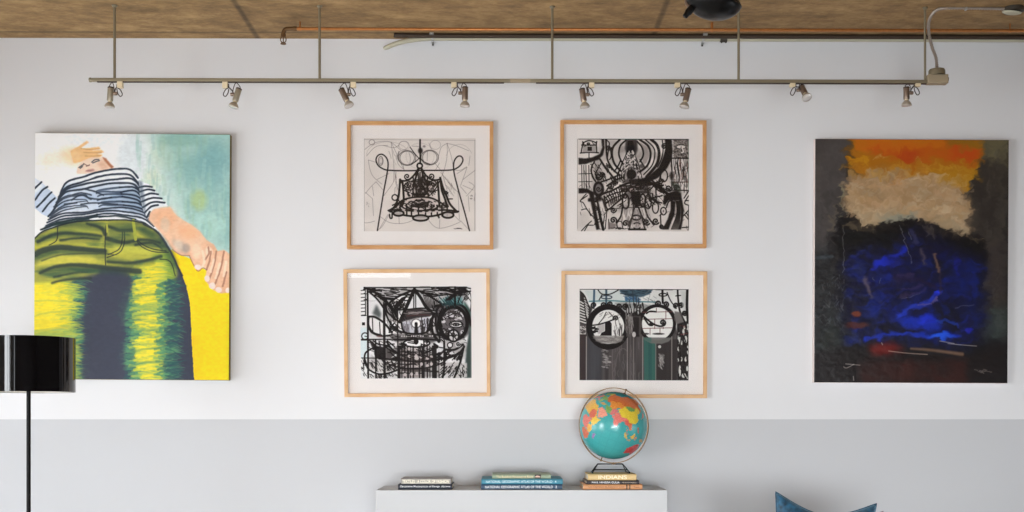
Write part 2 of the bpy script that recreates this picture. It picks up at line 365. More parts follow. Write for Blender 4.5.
    gs([((185+k*12,215-k*2),(195+k*10,240-k*3),(188+k*12,262-k*6)) for k in range(7)],9); A.curl(305,440,26,9); A.curl(345,420,20,8,dirn=-1); A.ring(300,470,24,20,7); A.curl(330,640,26,9)
    # middle figure
    for x,y,rx,ry in ((420,460,26,26),(485,470,22,24),(540,445,24,22),(430,520,14,22)): A.blob(x,y,rx,ry,(170,150,146),.9,.7); A.ring(x,y,rx,ry,8)
    A.scribble(380,420,600,480,3,6,INK,.8); A.scribble(570,420,650,560,3,6,INK,.75); A.ring(435,570,28,60,12); A.ring(580,560,24,55,11); A.ring(625,570,28,60,9)
    A.poly([(478,480),(562,480),(560,560),(540,622),(502,622),(482,560)],INK,soft=5); A.blob(540,420,40,20,INK,.8)
    for p, cx, cy, d in (([(410,600),(395,690),(360,745)],330,728,1), ([(505,620),(490,700),(460,760)],435,755,1), ([(545,620),(575,700),(610,745)],612,742,-1), ([(590,590),(620,690),(670,760)],690,735,-1)):
        A.stroke(p + [(cx+26*d, cy+20)],12); A.curl(cx,cy,29,11,turns=1.4,start=30,dirn=-d)
    A.poly([(500,630),(545,630),(570,700),(600,800),(465,800),(485,700)],(150,140,137),.7,soft=8); A.stroke([(505,625),(490,690),(465,806)],9); A.stroke([(545,625),(570,700),(600,806)],9); A.ring(525,705,36,20,11); A.blob(525,705,20,9,W,.9,.5); A.stroke([(462,806),(605,806)],13); A.ring(530,775,34,26,8); A.blob(495,775,16,18,W,.8,.6); A.blob(568,775,14,18,W,.8,.6)
    A.stroke([(275,640),(420,622),(560,620),(640,612)],5); A.hatch(400,630,640,760,4,80,40,4,(110,100,98),.6); A.ring(385,770,26,34,6); A.curl(240,665,22,7); A.strokes([[(255,690),(240,800)],[(275,650),(262,800)],[(290,720),(295,800)]],7); A.poly([(285,740),(360,760),(340,800),(285,805)],(100,90,88),.7,soft=8)
    A.hatch(310,790,480,800,40,-5,8,5)
    # net, rings and arch, right
    for p in [[(640,470),(690,430),(740,490)],[(690,430),(695,580)],[(650,540),(740,520)],[(660,500),(680,560),(740,580)],[(640,400),(720,480),(800,500)],[(700,400),(760,470)]]: A.stroke(p,10)
    A.curl(705,425,34,10); A.curl(735,400,26,9,dirn=-1); A.ring(688,620,26,48,9); A.ring(755,650,24,32,9); A.blob(755,650,10,16,(90,82,80),.8); A.stroke([(730,680),(735,790)],9); A.curl(740,780,22,10)
    A.poly([(760,520),(810,490),(860,480),(905,500),(915,560),(880,570),(840,560),(800,560),(770,600),(750,590)],INK,soft=6)
    A.poly([(815,560),(860,565),(850,680),(815,760),(800,806),(745,806),(790,720),(815,640)],INK,soft=5); A.poly([(885,540),(915,560),(930,640),(920,730),(905,806),(880,806),(900,720),(900,640)],INK,soft=5)
    A.poly([(862,560),(890,560),(902,640),(898,730),(880,806),(815,806),(850,720)],(150,140,134),.9,soft=5)
    for k in range(7): A.stroke([(862+k*5,565),(868+k*5,670),(822+k*10,804)],5)
    A.blob(795,600,22,34,(190,180,174),.8); A.stroke([(780,620),(800,570),(830,560)],9)
    A.strokes([[(930,540),(968,480)],[(968,520),(935,580),(968,600)],[(940,560),(970,560)],[(925,690),(970,640)],[(935,680),(968,720)],[(950,660),(970,700)],[(970,600),(972,806)],[(915,790),(970,785)]],8)
    # pillar, left bottom
    A.poly([(120,470),(165,500),(185,640),(215,800),(240,806),(185,808),(160,680),(135,560)],INK,soft=5); A.stroke([(200,560),(215,680),(245,806)],20); A.hatch(168,560,215,780,26,-10,18,7); A.blob(130,555,24,24,INK,.95); A.stroke([(240,550),(262,640),(280,640)],13)
    A.poly([(200,555),(235,560),(262,640),(240,700),(222,650)],(214,205,200),.9,soft=4)
    A.strokes([[(100,505),(50,565),(75,580),(110,640),(160,700)],[(50,560),(110,520)],[(60,640),(105,635),(140,690)],[(145,735),(105,770),(60,818)],[(120,760),(85,818)],[(105,770),(160,770)]],7)
    A.hatch(380,380,640,620,26,-18,30,6); A.hatch(380,400,640,620,12,30,34,6); A.hatch(560,420,800,600,24,20,26,6); A.hatch(250,470,430,600,20,-18,20,6); A.hatch(140,250,330,420,22,34,22,6)
    A.blob(330,560,50,40,(60,52,50),.5); A.blob(470,520,60,60,INK,.55); A.blob(590,470,60,50,INK,.6); A.blob(860,500,60,40,INK,.7); A.blob(205,545,50,34,INK,.8); A.blob(440,400,60,30,INK,.6); A.blob(620,420,60,30,INK,.6)
    A.stroke([(38,38),(968,40)],7,INK,.8,curve=False); A.stroke([(968,40),(968,470)],5,(60,90,75),.6,curve=False); A.stroke([(25,40),(27,800)],3,(120,110,105),.7,curve=False); A.stroke([(380,37),(560,38)],6,(40,90,70),.8,curve=False)
    A.hatch(30,260,970,800,30,-20,34,4,INK,.6); A.hatch(30,260,970,800,10,36,34,4,INK,.6)
    return A

def drawing_eye():
    A = paper(22, 30, 968, 812, 33, (236, 234, 234))
    W = (228, 226, 227)
    wash = A.noise(110, 90)
    A.poly([(95,60),(940,60),(950,805),(95,805)],(130,124,124),.6,soft=40,tex=np.clip(wash*1.6-.35,0,1)); A.poly([(250,430),(900,430),(900,805),(340,805)],(110,102,102),.5,soft=50,tex=wash)
    # sky hatching
    A.poly([(60,36),(930,36),(930,120),(700,110),(500,60),(300,130),(230,150)],(150,144,144),.5,soft=8)
    A.hatch(90,40,450,150,90,8,42,7); A.hatch(520,40,930,110,110,10,42,7); A.stroke([(60,38),(930,38)],8,curve=False)
    for i in range(8): A.stroke([(30,62+i*30),(66,60+i*30)],6,curve=False)
    A.strokes([[(66,60),(66,275)],[(32,275),(70,275)]],7); A.poly([(36,332),(62,332),(62,358),(36,358)],INK); A.poly([(22,380),(95,380),(95,640),(22,640)],(214,228,232),.8,soft=10)
    # left wing
    A.poly([(90,80),(170,110),(235,200),(230,300),(140,270),(95,280)],W,.9); A.poly([(125,260),(160,180),(200,260),(190,300)],(52,58,58),.8,soft=16)
    A.poly([(160,110),(260,180),(330,290),(330,340),(260,320),(230,220)],(150,144,144),.7,soft=12)
    for p, w in (([(60,38),(130,70),(210,125),(285,205),(340,300)],16),([(100,75),(165,135),(225,220),(260,310),(320,390),(420,430)],13),([(60,40),(150,80),(240,150)],10),([(120,95),(180,120),(260,190),(320,300)],8),([(240,170),(250,240),(300,290),(350,330)],13),([(90,285),(150,290),(230,345),(290,420)],15),([(90,370),(120,420),(200,450),(290,440)],12)): A.stroke(p,w)
    A.ring(240,170,18,20,9); A.blob(302,292,16,14,INK,.95); A.hatch(250,200,340,400,10,34,34,4,INK,.85); A.hatch(270,320,380,440,26,22,18,6,INK,.85); A.scribble(250,340,350,430,2,6)
    A.poly([(95,300),(140,300),(220,345),(215,430),(130,420),(95,370)],(236,232,232),.9,soft=6); A.strokes([[(125,300),(128,425)],[(185,330),(190,430)]],7); A.stroke([(92,290),(92,360),(130,420),(200,445)],14)
    A.blob(185,452,38,10,(110,70,66),.7)
    # tent
    A.poly([(485,90),(410,240),(600,240),(540,120)],(226,224,226),.9)
    A.poly([(470,60),(500,55),(520,90),(450,95)],INK,soft=5)
    for p, w in (([(485,55),(440,150),(400,240),(358,330)],24),([(490,60),(540,130),(580,200),(640,262)],22),([(480,60),(400,90),(330,125),(275,165)],15),([(495,62),(570,85),(640,130),(700,170)],14),([(480,75),(478,210)],8),([(495,80),(495,210)],7),([(520,100),(560,150)],7)): A.stroke(p,w)
    for k in range(10): A.stroke([(420-k*5,110+k*2),(385-k*8,160+k*4),(345-k*3,205+k*2)],6,INK,.9); A.stroke([(560+k*14,100+k*4),(575+k*12,150+k*3),(600+k*8,215)],6,INK,.8)
    A.hatch(300,150,420,250,40,-10,16,6); A.hatch(290,150,400,230,-16,40,14,6)
    A.poly([(425,225),(520,215),(590,230),(650,262),(610,288),(500,298),(365,332),(355,312),(400,260)],(44,37,37),.92,soft=6); A.hatch(430,240,580,262,80,-4,9,6,(150,140,140),.7); A.stroke([(420,280),(560,270),(620,280)],6,(110,60,55),.5)
    A.strokes([[(330,230),(420,225),(560,215),(660,240)]],10)
    # eye
    A.poly([(372,338),(500,312),(602,290),(632,320),(610,390),(560,425),(440,425),(390,405)],(196,194,202),1,soft=4)
    A.hatch(385,335,470,410,4,44,26,5,(110,105,110),.8); A.hatch(530,310,625,410,-6,50,26,7,INK,.8); A.stroke([(372,335),(385,400),(430,428),(560,428),(620,390)],13); A.stroke([(630,300),(615,360),(590,410)],14)
    A.blob(497,345,44,42,(96,90,92),.9,.8); A.blob(497,345,34,33,(244,242,242),1,1); A.blob(497,348,14,16,INK,1,1); A.poly([(487,350),(508,350),(518,440),(478,440)],INK,soft=3)
    # right head
    A.poly([(700,190),(790,165),(900,200),(955,290),(950,430),(900,480),(800,500),(700,470),(660,420),(660,300)],(86,80,82),.9,soft=10)
    A.poly([(905,150),(968,240),(968,812),(905,812),(925,560),(950,400)],(52,66,62),.95,soft=14); A.poly([(880,160),(930,190),(955,280),(930,290)],(60,112,100),.6,soft=16)
    for x,y,rx,ry in ((750,290,26,22),(800,280,20,24),(850,245,30,18),(745,250,26,18),(840,300,24,20),(890,270,22,24),(730,330,20,14),(740,420,26,20),(890,420,16,18),(780,400,18,14),(690,370,14,50),(880,300,20,16)): A.blob(x,y,rx,ry,(224,220,222),.9,.6)
    A.ring(815,345,118,140,26); A.ring(705,320,42,120,16,INK,.95,90,290); A.stroke([(650,260),(630,340),(640,430),(690,500)],20); A.stroke([(730,200),(690,290),(680,400),(700,480)],11)
    A.blob(838,355,56,26,(232,228,228),1,.9); A.ring(838,355,58,26,8); A.ring(838,355,28,12,7); A.stroke([(790,352),(885,356)],6); A.blob(838,355,12,12,INK,.9)
    A.blob(815,450,44,46,(222,218,218),.9,.8); A.ring(815,450,46,50,13); A.strokes([[(775,450),(855,445)],[(815,410),(812,495)],[(790,425),(840,480)]],8); A.curl(815,440,24,7)
    A.scribble(700,230,900,320,3,5,INK,.9); A.scribble(690,380,790,480,3,5,INK,.9); A.hatch(680,200,930,500,14,20,46,6,INK,.85); A.stroke([(660,200),(760,180),(880,190),(940,260),(965,360)],18)
    A.poly([(700,150),(770,120),(890,120),(900,185),(760,185)],(70,128,128),.75,soft=18); A.hatch(700,120,900,200,20,30,30,7,(40,62,66),.85)
    A.poly([(745,150),(800,100),(850,65),(938,40),(900,75),(840,110),(790,150)],INK,soft=4); A.stroke([(832,36),(830,190)],14); A.stroke([(920,50),(880,110),(855,170)],8); A.stroke([(900,60),(950,75),(968,130),(962,240)],6); A.curl(930,85,24,6); A.curl(925,135,22,7,dirn=-1); A.ring(930,190,40,60,6,INK,.8,200,360)
    # belts
    A.stroke([(32,480),(150,480),(300,482),(560,478),(700,490)],13); A.ring(60,450,28,28,8); A.stroke([(60,450),(80,455)],6); A.poly([(280,430),(460,435),(660,430),(700,480),(640,510),(420,495),(290,500)],INK,.6,soft=10)
    [A.blob(375+i*20,452,7,6,(206,200,200),.95,.7) for i in range(14)]; A.blob(500,512,108,30,(238,236,236),1,.9); A.ring(500,512,112,34,12); A.blob(495,498,22,26,INK,1,.9); A.strokes([[(560,480),(565,545)],[(585,485),(590,540)]],9)
    A.poly([(95,485),(190,545),(300,555),(350,520),(290,480)],W,.9,soft=6); A.strokes([[(130,490),(180,520),(260,530)],[(250,490),(310,540)],[(180,500),(190,540)]],10)
    A.poly([(100,490),(165,535),(235,545),(240,640),(190,650),(145,630)],INK,.95,soft=6); A.poly([(240,545),(350,590),(360,650),(240,640)],(70,64,64),.9,soft=8); A.poly([(285,632),(325,600),(328,640)],W,.9); A.poly([(110,600),(135,565),(140,630)],W,.9)
    for p, w in (([(245,500),(300,570),(400,620),(520,640),(640,620),(740,570)],14),([(340,540),(440,600),(560,600),(680,540)],13),([(55,680),(60,600),(110,560),(170,545)],12),([(58,650),(90,730),(170,772),(260,765),(340,735),(440,690),(530,680),(545,710),(500,745),(420,740)],13),([(180,640),(330,655),(470,665),(620,660),(760,635),(860,600),(905,545)],16),([(230,540),(330,600),(420,610)],10),([(650,520),(720,560),(820,570),(895,525)],16),([(540,745),(680,755),(790,745),(860,705),(880,640)],14),([(300,640),(420,650),(560,655)],18),([(380,735),(470,745),(600,740)],20)): A.stroke(p,w)
    # lower grid
    A.poly([(345,560),(560,560),(560,805),(345,805)],(140,126,124),.5,soft=8); A.poly([(565,600),(690,600),(690,800),(565,800)],(100,94,92),.5,soft=8)
    for x,w in ((352,16),(372,8),(398,9),(425,13),(445,8),(470,10),(522,9),(545,8),(558,16),(590,9),(612,7),(635,9),(655,26),(690,9)): A.stroke([(x,540),(x,805)],w,INK,.95,curve=False)
    for y,w in ((585,8),(612,10),(690,9),(725,10),(765,9)): A.stroke([(350,y),(560,y+3)],w,INK,.9)
    for x,y in ((435,560),(500,565),(530,565),(435,625),(495,620),(535,628),(455,775),(500,770),(400,780),(590,640),(625,630),(590,705),(625,690),(500,700),(540,690)): A.blob(x,y,13,15,(206,194,192),.9,.6)
    A.blob(500,640,20,16,(206,198,196),.9,.6)
    A.poly([(98,660),(220,650),(335,670),(335,735),(220,765),(100,735)],(200,194,192),.9,soft=5); A.hatch(100,660,330,750,18,26,70,4); A.hatch(240,665,330,740,22,-14,26,4); A.hatch(30,640,85,800,8,20,26,4); A.hatch(100,775,335,805,16,18,36,4); A.stroke([(30,635),(180,638)],7)
    A.poly([(690,520),(740,520),(730,590),(680,590)],W,.9); A.blob(785,530,20,20,W,.9,.6); A.blob(855,525,26,24,W,.9,.6); A.curl(855,520,20,7); A.ring(785,530,22,22,8); A.hatch(680,590,880,650,24,-30,44,9); A.blob(720,610,16,22,W,.9,.5); A.blob(800,600,22,10,W,.9,.5); A.poly([(885,590),(905,540),(912,560),(895,620)],W,.95)
    A.poly([(690,680),(860,680),(830,740),(720,800),(690,760)],(190,184,182),.9,soft=6); A.poly([(850,690),(930,680),(930,805),(825,805)],(200,196,194),.9,soft=5); A.hatch(695,680,850,800,18,-20,44,5); A.hatch(850,690,930,800,8,20,20,5); A.stroke([(905,540),(870,680),(820,805)],14); A.stroke([(735,500),(735,700),(720,805)],15); A.stroke([(890,720),(895,800)],6)
    for x,w in ((85,14),(225,18),(150,11),(340,10)): A.stroke([(x,(60 if x<100 else 180 if x>200 else 480)),(x,805)],w,INK,.95,curve=False)
    A.hatch(230,430,720,560,44,8,36,7); A.hatch(240,540,700,700,34,16,30,7); A.hatch(240,160,420,330,16,34,22,6); A.hatch(640,170,740,480,14,40,26,7); A.ring(500,560,230,110,10,INK,.9,10,170); A.ring(480,600,300,130,11,INK,.9,5,175); A.ring(700,560,170,90,10,INK,.9,20,200)
    A.stroke([(100,490),(130,510),(150,560),(155,700)],10); A.hatch(90,450,930,640,30,12,24,5,INK,.8)
    return A

def drawing_spectacles():
    A = paper(38, 42, 970, 822, 44, (226, 225, 222))
    W = (228, 226, 222)
    D = (70, 64, 64)
    A.C *= (0.93 + 0.1 * A.noise(140, 140))[..., None]
    # dark lower half with its boards
    A.poly([(40,320),(150,330),(430,330),(560,320),(850,320),(880,450),(875,820),(40,820)],D,.97,soft=6)
    st = A.noise(26, 420); A.C[A.Y > 430] *= (0.8 + 0.34 * st[A.Y > 430])[..., None]
    A.poly([(100,440),(230,520),(230,820),(100,820)],(64,66,72),.6,soft=30); A.poly([(40,430),(92,430),(92,820),(40,820)],(58,48,48),.9)
    A.poly([(585,455),(690,455),(690,820),(590,820)],(56,98,90),.95,soft=4); A.stroke([(640,470),(642,815)],24,(44,80,78),.5); A.poly([(690,470),(870,470),(870,820),(690,820)],(52,47,46),.8,soft=6)
    for x,w,a in ((97,6,.9),(447,5,.8),(500,7,.5),(578,6,.8),(690,4,.8),(826,7,.7),(470,3,.4),(320,4,.3)): A.stroke([(x,450),(x,818)],w,(160,152,148),a,curve=False)
    A.hatch(235,560,300,720,22,2,30,5,(170,165,162),.6); A.blob(270,650,22,60,(180,175,172),.5); A.blob(738,655,24,58,(165,160,155),.65); A.hatch(715,600,760,720,8,20,26,5,(185,180,176),.5)
    A.ring(410,700,60,150,5,(110,104,102),.6,180,300); A.hatch(310,500,560,800,3,90,30,4,(112,106,104),.5)
    # ladder at the left edge
    A.poly([(40,50),(70,80),(110,170),(150,210),(110,310),(90,330),(40,330)],INK,.9,soft=4)
    for i in range(8): A.stroke([(44,150+i*24),(70+i*3,165+i*24)],8,W,.95); A.stroke([(78+i*3,120+i*20),(112,140+i*22)],7,W,.8)
    A.poly([(42,358),(92,358),(92,428),(42,428)],(196,190,186),.95); A.hatch(45,365,90,420,14,10,12,6,D); A.stroke([(36,60),(80,100),(120,200)],9)
    # sky, blue drawing
    A.poly([(80,55),(390,55),(430,150),(250,180),(120,150)],(196,204,202),.8,soft=10)
    A.poly([(375,45),(665,45),(640,80),(580,108),(500,115),(430,100),(385,70)],(62,84,98),.95,soft=5); A.hatch(400,48,630,105,50,6,30,5,(38,48,58),.7); A.poly([(425,105),(545,110),(560,150),(430,150)],(72,106,130),.6,soft=12)
    A.strokes([[(120,148),(300,142),(430,148),(560,150),(690,152)]],9,(60,112,120),.85); A.stroke([(163,48),(160,195)],15,(52,82,104),.9); A.stroke([(266,48),(266,180)],15,(54,78,92),.9); A.ring(268,112,46,14,8,(52,62,74)); A.stroke([(195,50),(230,85),(300,85),(370,50)],8); A.stroke([(230,90),(205,135)],7)
    A.hatch(430,110,560,150,20,14,40,5,(50,84,118),.7); A.strokes([[(490,60),(500,150),(515,240)],[(520,100),(530,240)],[(460,130),(480,240)],[(540,120),(555,230)]],7,(50,60,68),.85)
    A.strokes([[(600,80),(630,60)],[(620,150),(640,90)]],4,(120,120,120),.6); A.hatch(560,110,700,200,30,20,14,5,(90,96,96),.5)
    A.poly([(330,160),(440,150),(560,170),(640,180),(600,260),(560,270),(470,280),(420,250)],(120,122,120),.7,soft=10); A.hatch(430,170,600,260,6,34,60,8,INK,.85)
    for x in (448,470,492,515,540,565): A.blob(x,225,7,26,(200,198,194),.8,.5)
    A.stroke([(470,270),(520,275),(580,262)],14); A.ring(535,245,20,18,7)
    # curls along the top of the rims
    for cx,cy,r,d in ((160,180,26,1),(240,180,28,-1),(300,172,26,1),(372,190,26,-1),(712,165,28,1),(775,170,26,-1),(862,180,24,1),(905,175,22,-1),(430,190,26,1),(330,195,20,1)): A.curl(cx,cy,r,11,turns=1.4,start=90,dirn=d)
    A.stroke([(745,50),(748,160)],15); A.ring(750,90,34,12,8); A.stroke([(690,46),(830,46)],9,INK,.9); A.stroke([(785,70),(815,140),(860,200)],8); A.stroke([(875,50),(880,130),(895,230),(940,330)],13); A.stroke([(860,100),(900,95)],8)
    # spectacles
    A.ring(283,365,160,168,44); A.ring(283,365,178,180,16,INK,.8,180,330); A.blob(283,365,136,145,W,1,1)
    A.poly([(150,440),(420,440),(395,490),(345,508),(230,508),(180,485)],(150,144,140),.9,soft=4); A.hatch(170,450,400,500,60,4,26,4,(100,95,92),.6)
    A.poly([(255,335),(270,318),(295,316),(312,335),(312,442),(212,442),(225,415),(255,402)],INK,soft=2); A.poly([(190,350),(252,340),(252,400),(200,430),(190,400)],(176,170,168),.9,soft=5)
    A.stroke([(150,352),(200,345),(270,325),(335,300)],10); A.curl(348,292,24,11,turns=1.3,start=150); A.hatch(150,360,185,420,26,-6,10,9); A.stroke([(265,240),(240,290),(200,340)],6); A.stroke([(290,240),(330,285)],6); A.hatch(320,320,410,440,10,50,20,5,(110,104,102),.8); A.hatch(200,240,370,300,34,-24,14,4,(120,114,112),.7); A.strokes([[(385,340),(380,440)],[(400,350),(398,440)]],6)
    A.ring(703,338,144,150,26); A.ring(703,338,160,160,14,INK,.85,150,330); A.blob(703,338,132,140,W,1,1)
    A.poly([(575,455),(830,455),(800,490),(740,510),(650,505),(600,480)],(110,108,105),.95,soft=4); A.poly([(578,455),(650,455),(650,495),(610,485)],(70,104,96),.8,soft=4)
    for y in (240,300,378): A.stroke([(575,y),(700,y-3),(832,y-6)],5,(105,60,60),.85)
    A.strokes([[(695,205),(693,240)],[(775,225),(775,300)],[(680,300),(680,380)],[(755,300),(752,380)],[(640,380),(640,430)],[(725,380),(725,420)]],5,(105,60,60),.85)
    A.stroke([(580,270),(640,320),(690,350),(740,358),(770,335)],13); A.curl(747,328,27,12,turns=1.3,start=60,dirn=-1); A.stroke([(590,290),(630,345),(660,350)],12); A.curl(652,338,18,9); A.stroke([(610,250),(640,232),(690,235)],11); A.blob(712,424,55,9,(60,54,52),.95,.6); A.blob(605,424,30,9,(60,54,52),.9,.6)
    A.poly([(440,270),(560,270),(570,350),(560,450),(440,450),(430,350)],(86,80,78),.85,soft=8); A.poly([(490,280),(545,280),(548,450),(485,450)],INK,.85,soft=6); A.hatch(430,260,500,400,6,60,26,5,(150,145,142),.5); A.blob(503,430,16,24,(196,192,188),.95,.7); A.blob(722,534,13,13,(200,196,192),.95,.8)
    # right edge lace
    A.poly([(850,230),(905,240),(930,330),(880,360),(845,300)],(96,90,88),.85,soft=8); A.poly([(900,50),(960,60),(955,230),(925,230)],(190,190,186),.8,soft=10)
    A.stroke([(958,50),(955,200),(965,330)],18); A.poly([(870,340),(970,310),(970,820),(872,820)],INK,.9,soft=4)
    for x,y,rx,ry in ((888,460,12,50),(935,370,10,16),(962,390,8,30),(925,410,10,30),(945,470,14,30),(962,350,7,14),(882,560,8,28),(962,560,7,40),(908,640,10,20),(945,640,10,22),(895,740,10,50),(930,780,20,20),(958,720,8,24),(880,650,7,18),(910,500,7,20),(960,790,8,18)): A.blob(x,y,rx,ry,(214,212,206),.95,.7)
    A.hatch(875,340,968,815,10,30,50,7,INK,.9); A.curl(935,245,24,11); A.hatch(905,340,968,440,30,0,6,4,(120,50,50),.7)
    A.stroke([(40,44),(968,44)],7,INK,.8,curve=False)
    return A
# ------------------------------------------------------------------ the two canvases
def canvas_figure():
    """striped shirt and yellow-green trousers, seen from below"""
    A = Art(22, 28, 982, 1229, 500, 626, (240, 238, 236), 5)
    al = (slice(None), slice(None)); X, Y = A.X, A.Y
    # ground: pale to the left, teal to the right, yellow below
    t = np.clip((X - 430 - (Y - 30) * .25) / 300, 0, 1); t = t * t * (3 - 2 * t)
    n = A.noise(170, 150)
    teal = np.array((134, 176, 172)); pale = np.array((180, 208, 198))
    g = (teal + (pale - teal) * np.clip(n * 1.0 + (Y - 300) / 900, 0, 1)[..., None]) / 255
    A.C = A.C * (1 - t[..., None]) + g * t[..., None]
    A.blob(500,150,110,200,(205,216,222),.7); A.blob(300,60,230,50,(226,232,238),.8); A.blob(660,130,90,100,(176,200,172),.5,tex=n); A.blob(830,350,60,70,(168,190,128),.75); A.blob(600,250,60,70,(196,210,182),.5); A.blob(900,180,110,160,(112,160,166),.5); A.blob(880,470,120,80,(176,212,200),.6); A.blob(740,60,160,40,(130,172,160),.6)
    for _ in range(130):
        x, y = A.r.uniform(520,975), A.r.uniform(40,560); A.stroke([(x,y-40),(x+A.r.uniform(-6,6),y),(x+A.r.uniform(-9,9),y+45)], A.r.uniform(8,20), A.r.choice([(140,186,178),(122,168,168),(172,204,190),(150,186,160)]), .22)
    A.poly([(690,600),(800,640),(970,790),(985,1000),(985,1235),(780,1235),(780,900)],(249,207,18)); A.poly([(690,590),(985,760),(985,1235),(700,1235)],(249,207,18))
    A.poly([(770,1000),(830,1000),(850,1235),(770,1235)],(240,190,22),.5,soft=30)
    # raised arm and hand
    A.poly([(30,150),(120,120),(215,95),(235,165),(150,180),(60,200)],(244,224,200),.75,soft=46)
    A.poly([(150,120),(225,95),(250,150),(230,190),(170,170)],(238,206,166),.8,soft=30)
    A.poly([(196,118),(240,90),(278,64),(290,72),(262,92),(248,104),(290,100),(338,94),(346,103),(300,114),(352,108),(364,120),(330,130),(356,132),(345,145),(285,160),(245,170),(214,176)],(228,184,130),soft=4)
    A.strokes([[(250,104),(300,108),(340,104)],[(262,122),(310,124),(350,122)],[(270,140),(310,140),(345,136)]],5,(196,146,96),.7); A.blob(225,140,30,30,(236,196,146),.6)
    # face
    A.poly([(228,228),(232,195),(255,165),(300,148),(350,145),(382,165),(408,196),(360,212),(300,225)],(234,206,186),soft=4); A.poly([(350,142),(372,150),(412,192),(398,200),(380,180)],(166,98,66),.9,soft=5); A.poly([(330,170),(360,160),(392,198),(350,208)],(214,168,140),.7,soft=12)
    A.strokes([[(240,196),(252,188),(262,182)],[(246,200),(256,192)],[(302,170),(318,158),(336,156)],[(308,174),(325,166),(340,162)]],6,(70,72,78),.9); A.strokes([[(262,176),(280,186),(292,184)],[(276,190),(290,186)]],5,(120,84,76),.8); A.poly([(268,214),(285,204),(312,202),(318,212),(290,218)],(190,140,134),.85,soft=4); A.blob(290,212,24,4,(150,100,98),.7)
    # left sleeve
    S0 = (38, 48, 62)
    A.poly([(22,250),(55,268),(130,340),(140,360),(128,400),(97,442),(60,425),(22,396)],(190,203,222)); A.poly([(22,250),(55,268),(70,290),(22,330)],(226,230,236),.8,soft=10)
    A.strokes([[(24,300),(40,285),(56,268)],[(24,356),(60,310),(86,292)],[(34,392),(75,350),(106,318)],[(62,412),(95,370),(122,346)],[(90,436),(115,405),(138,370)]],9,S0)
    # shirt
    shirt = [(48,505),(100,445),(135,400),(134,350),(150,310),(182,262),(240,236),(330,215),(400,200),(470,196),(512,222),(537,262),(542,330),(560,400),(600,460),(636,512),(560,500),(400,480),(200,490)]
    A.poly(shirt,(228,231,236)); m = A.mask(shirt)
    bl = A.noise(130, 45); A.mix(al, m * np.clip((Y - 255) / 40, 0, 1) * np.clip((425 - Y) / 30, 0, 1) * (.25 + .75 * bl), (158,178,204))
    A.poly([(440,300),(540,290),(570,440),(500,430),(455,360)],(120,142,168),.5,soft=24); A.poly([(140,330),(200,290),(190,380),(150,400)],(150,170,196),.5,soft=16)
    top = [(148,322),(182,270),(255,243),(345,218),(430,200),(490,206),(528,246)]; bot = [(75,490),(160,462),(270,444),(380,432),(470,438),(560,460),(618,500)]
    for k in range(14):
        t_ = k / 13.0; P = []
        for i, (a, b) in enumerate(zip(top, bot)):
            sag = 16 * math.sin(t_ * PI) * (1 if i in (2, 3, 4) else -.2); P.append((a[0] + (b[0]-a[0])*t_ + A.r.uniform(-3,3), a[1] + (b[1]-a[1])*t_**.9 + sag*A.r.uniform(.2,1) + A.r.uniform(-4,4)))
        if 4 <= k <= 9:
            A.stroke(P[:3] + [(P[2][0]+22, P[2][1]+8)], 9, S0, .85, w2=3); A.stroke([(P[3][0]-30,P[3][1]+9)] + P[3:5], 7, (44,58,78), .8, w2=11); A.stroke(P[4:], 9, (30,42,58), .95)
        else: A.stroke(P, 9.5 if k < 4 else 8.5, S0, .96)
    A.strokes([[(150,340),(190,290),(240,272)],[(210,330),(250,320),(300,330)],[(260,300),(310,310),(360,330)],[(170,375),(230,368)],[(250,375),(320,368),(430,374)],[(290,345),(350,350),(400,340)],[(205,355),(250,330),(300,350)]],8,S0,.85)
    A.strokes([[(536,262),(545,340),(565,420),(600,470)]],10,(60,74,92),.6)
    A.poly([(60,505),(150,478),(260,455),(300,438),(240,445),(120,470)],(170,182,190),.5,soft=10); A.poly([(300,455),(420,432),(540,462),(600,490),(480,452)],(238,240,242),.9,soft=8); A.strokes([[(100,478),(180,455),(270,445),(330,424)],[(130,466),(230,448),(290,450)],[(55,500),(130,474),(230,462)]],9,(30,46,52),.95)
    A.poly([(75,500),(200,468),(320,446),(430,436),(540,456),(615,498),(500,452),(380,452),(220,464)],(230,232,234),.9,soft=6); A.strokes([[(60,500),(150,470),(262,452),(330,432)],[(150,462),(250,446),(300,442)],[(340,438),(430,430),(520,446)]],7,(30,46,52),.9)
    # right sleeve
    A.poly([(534,258),(582,274),(622,320),(680,380),(604,396),(590,412),(580,445),(556,400),(540,330)],(224,229,234))
    A.strokes([[(536,290),(565,284),(598,288)],[(540,312),(580,300),(612,306)],[(545,336),(590,320),(630,324)],[(550,360),(600,342),(648,344)],[(556,386),(605,362),(662,364)],[(566,412),(595,384),(630,376)],[(576,436),(590,408)]],9,S0); A.poly([(534,258),(552,262),(572,430),(556,400),(540,330)],(70,86,104),.6,soft=8)
    # arm and hand
    arm = [(582,448),(592,412),(612,394),(690,384),(722,428),(790,468),(835,500),(870,545),(905,565),(925,598),(955,592),(985,612),(985,800),(940,806),(905,790),(882,765),(862,740),(870,690),(852,680),(828,698),(808,672),(786,625),(740,618),(700,592),(650,520),(605,470)]
    A.poly(arm,(232,190,158),soft=3); ma = A.mask(arm)
    A.mix(al, ma * np.clip(A.noise(80, 60) - .3, 0, 1) * .7, (206,150,116)); A.poly([(610,400),(690,388),(720,430),(700,500),(640,490)],(228,170,130),.6,soft=24); A.poly([(720,470),(800,480),(840,520),(790,540),(735,520)],(238,172,130),.7,soft=22)
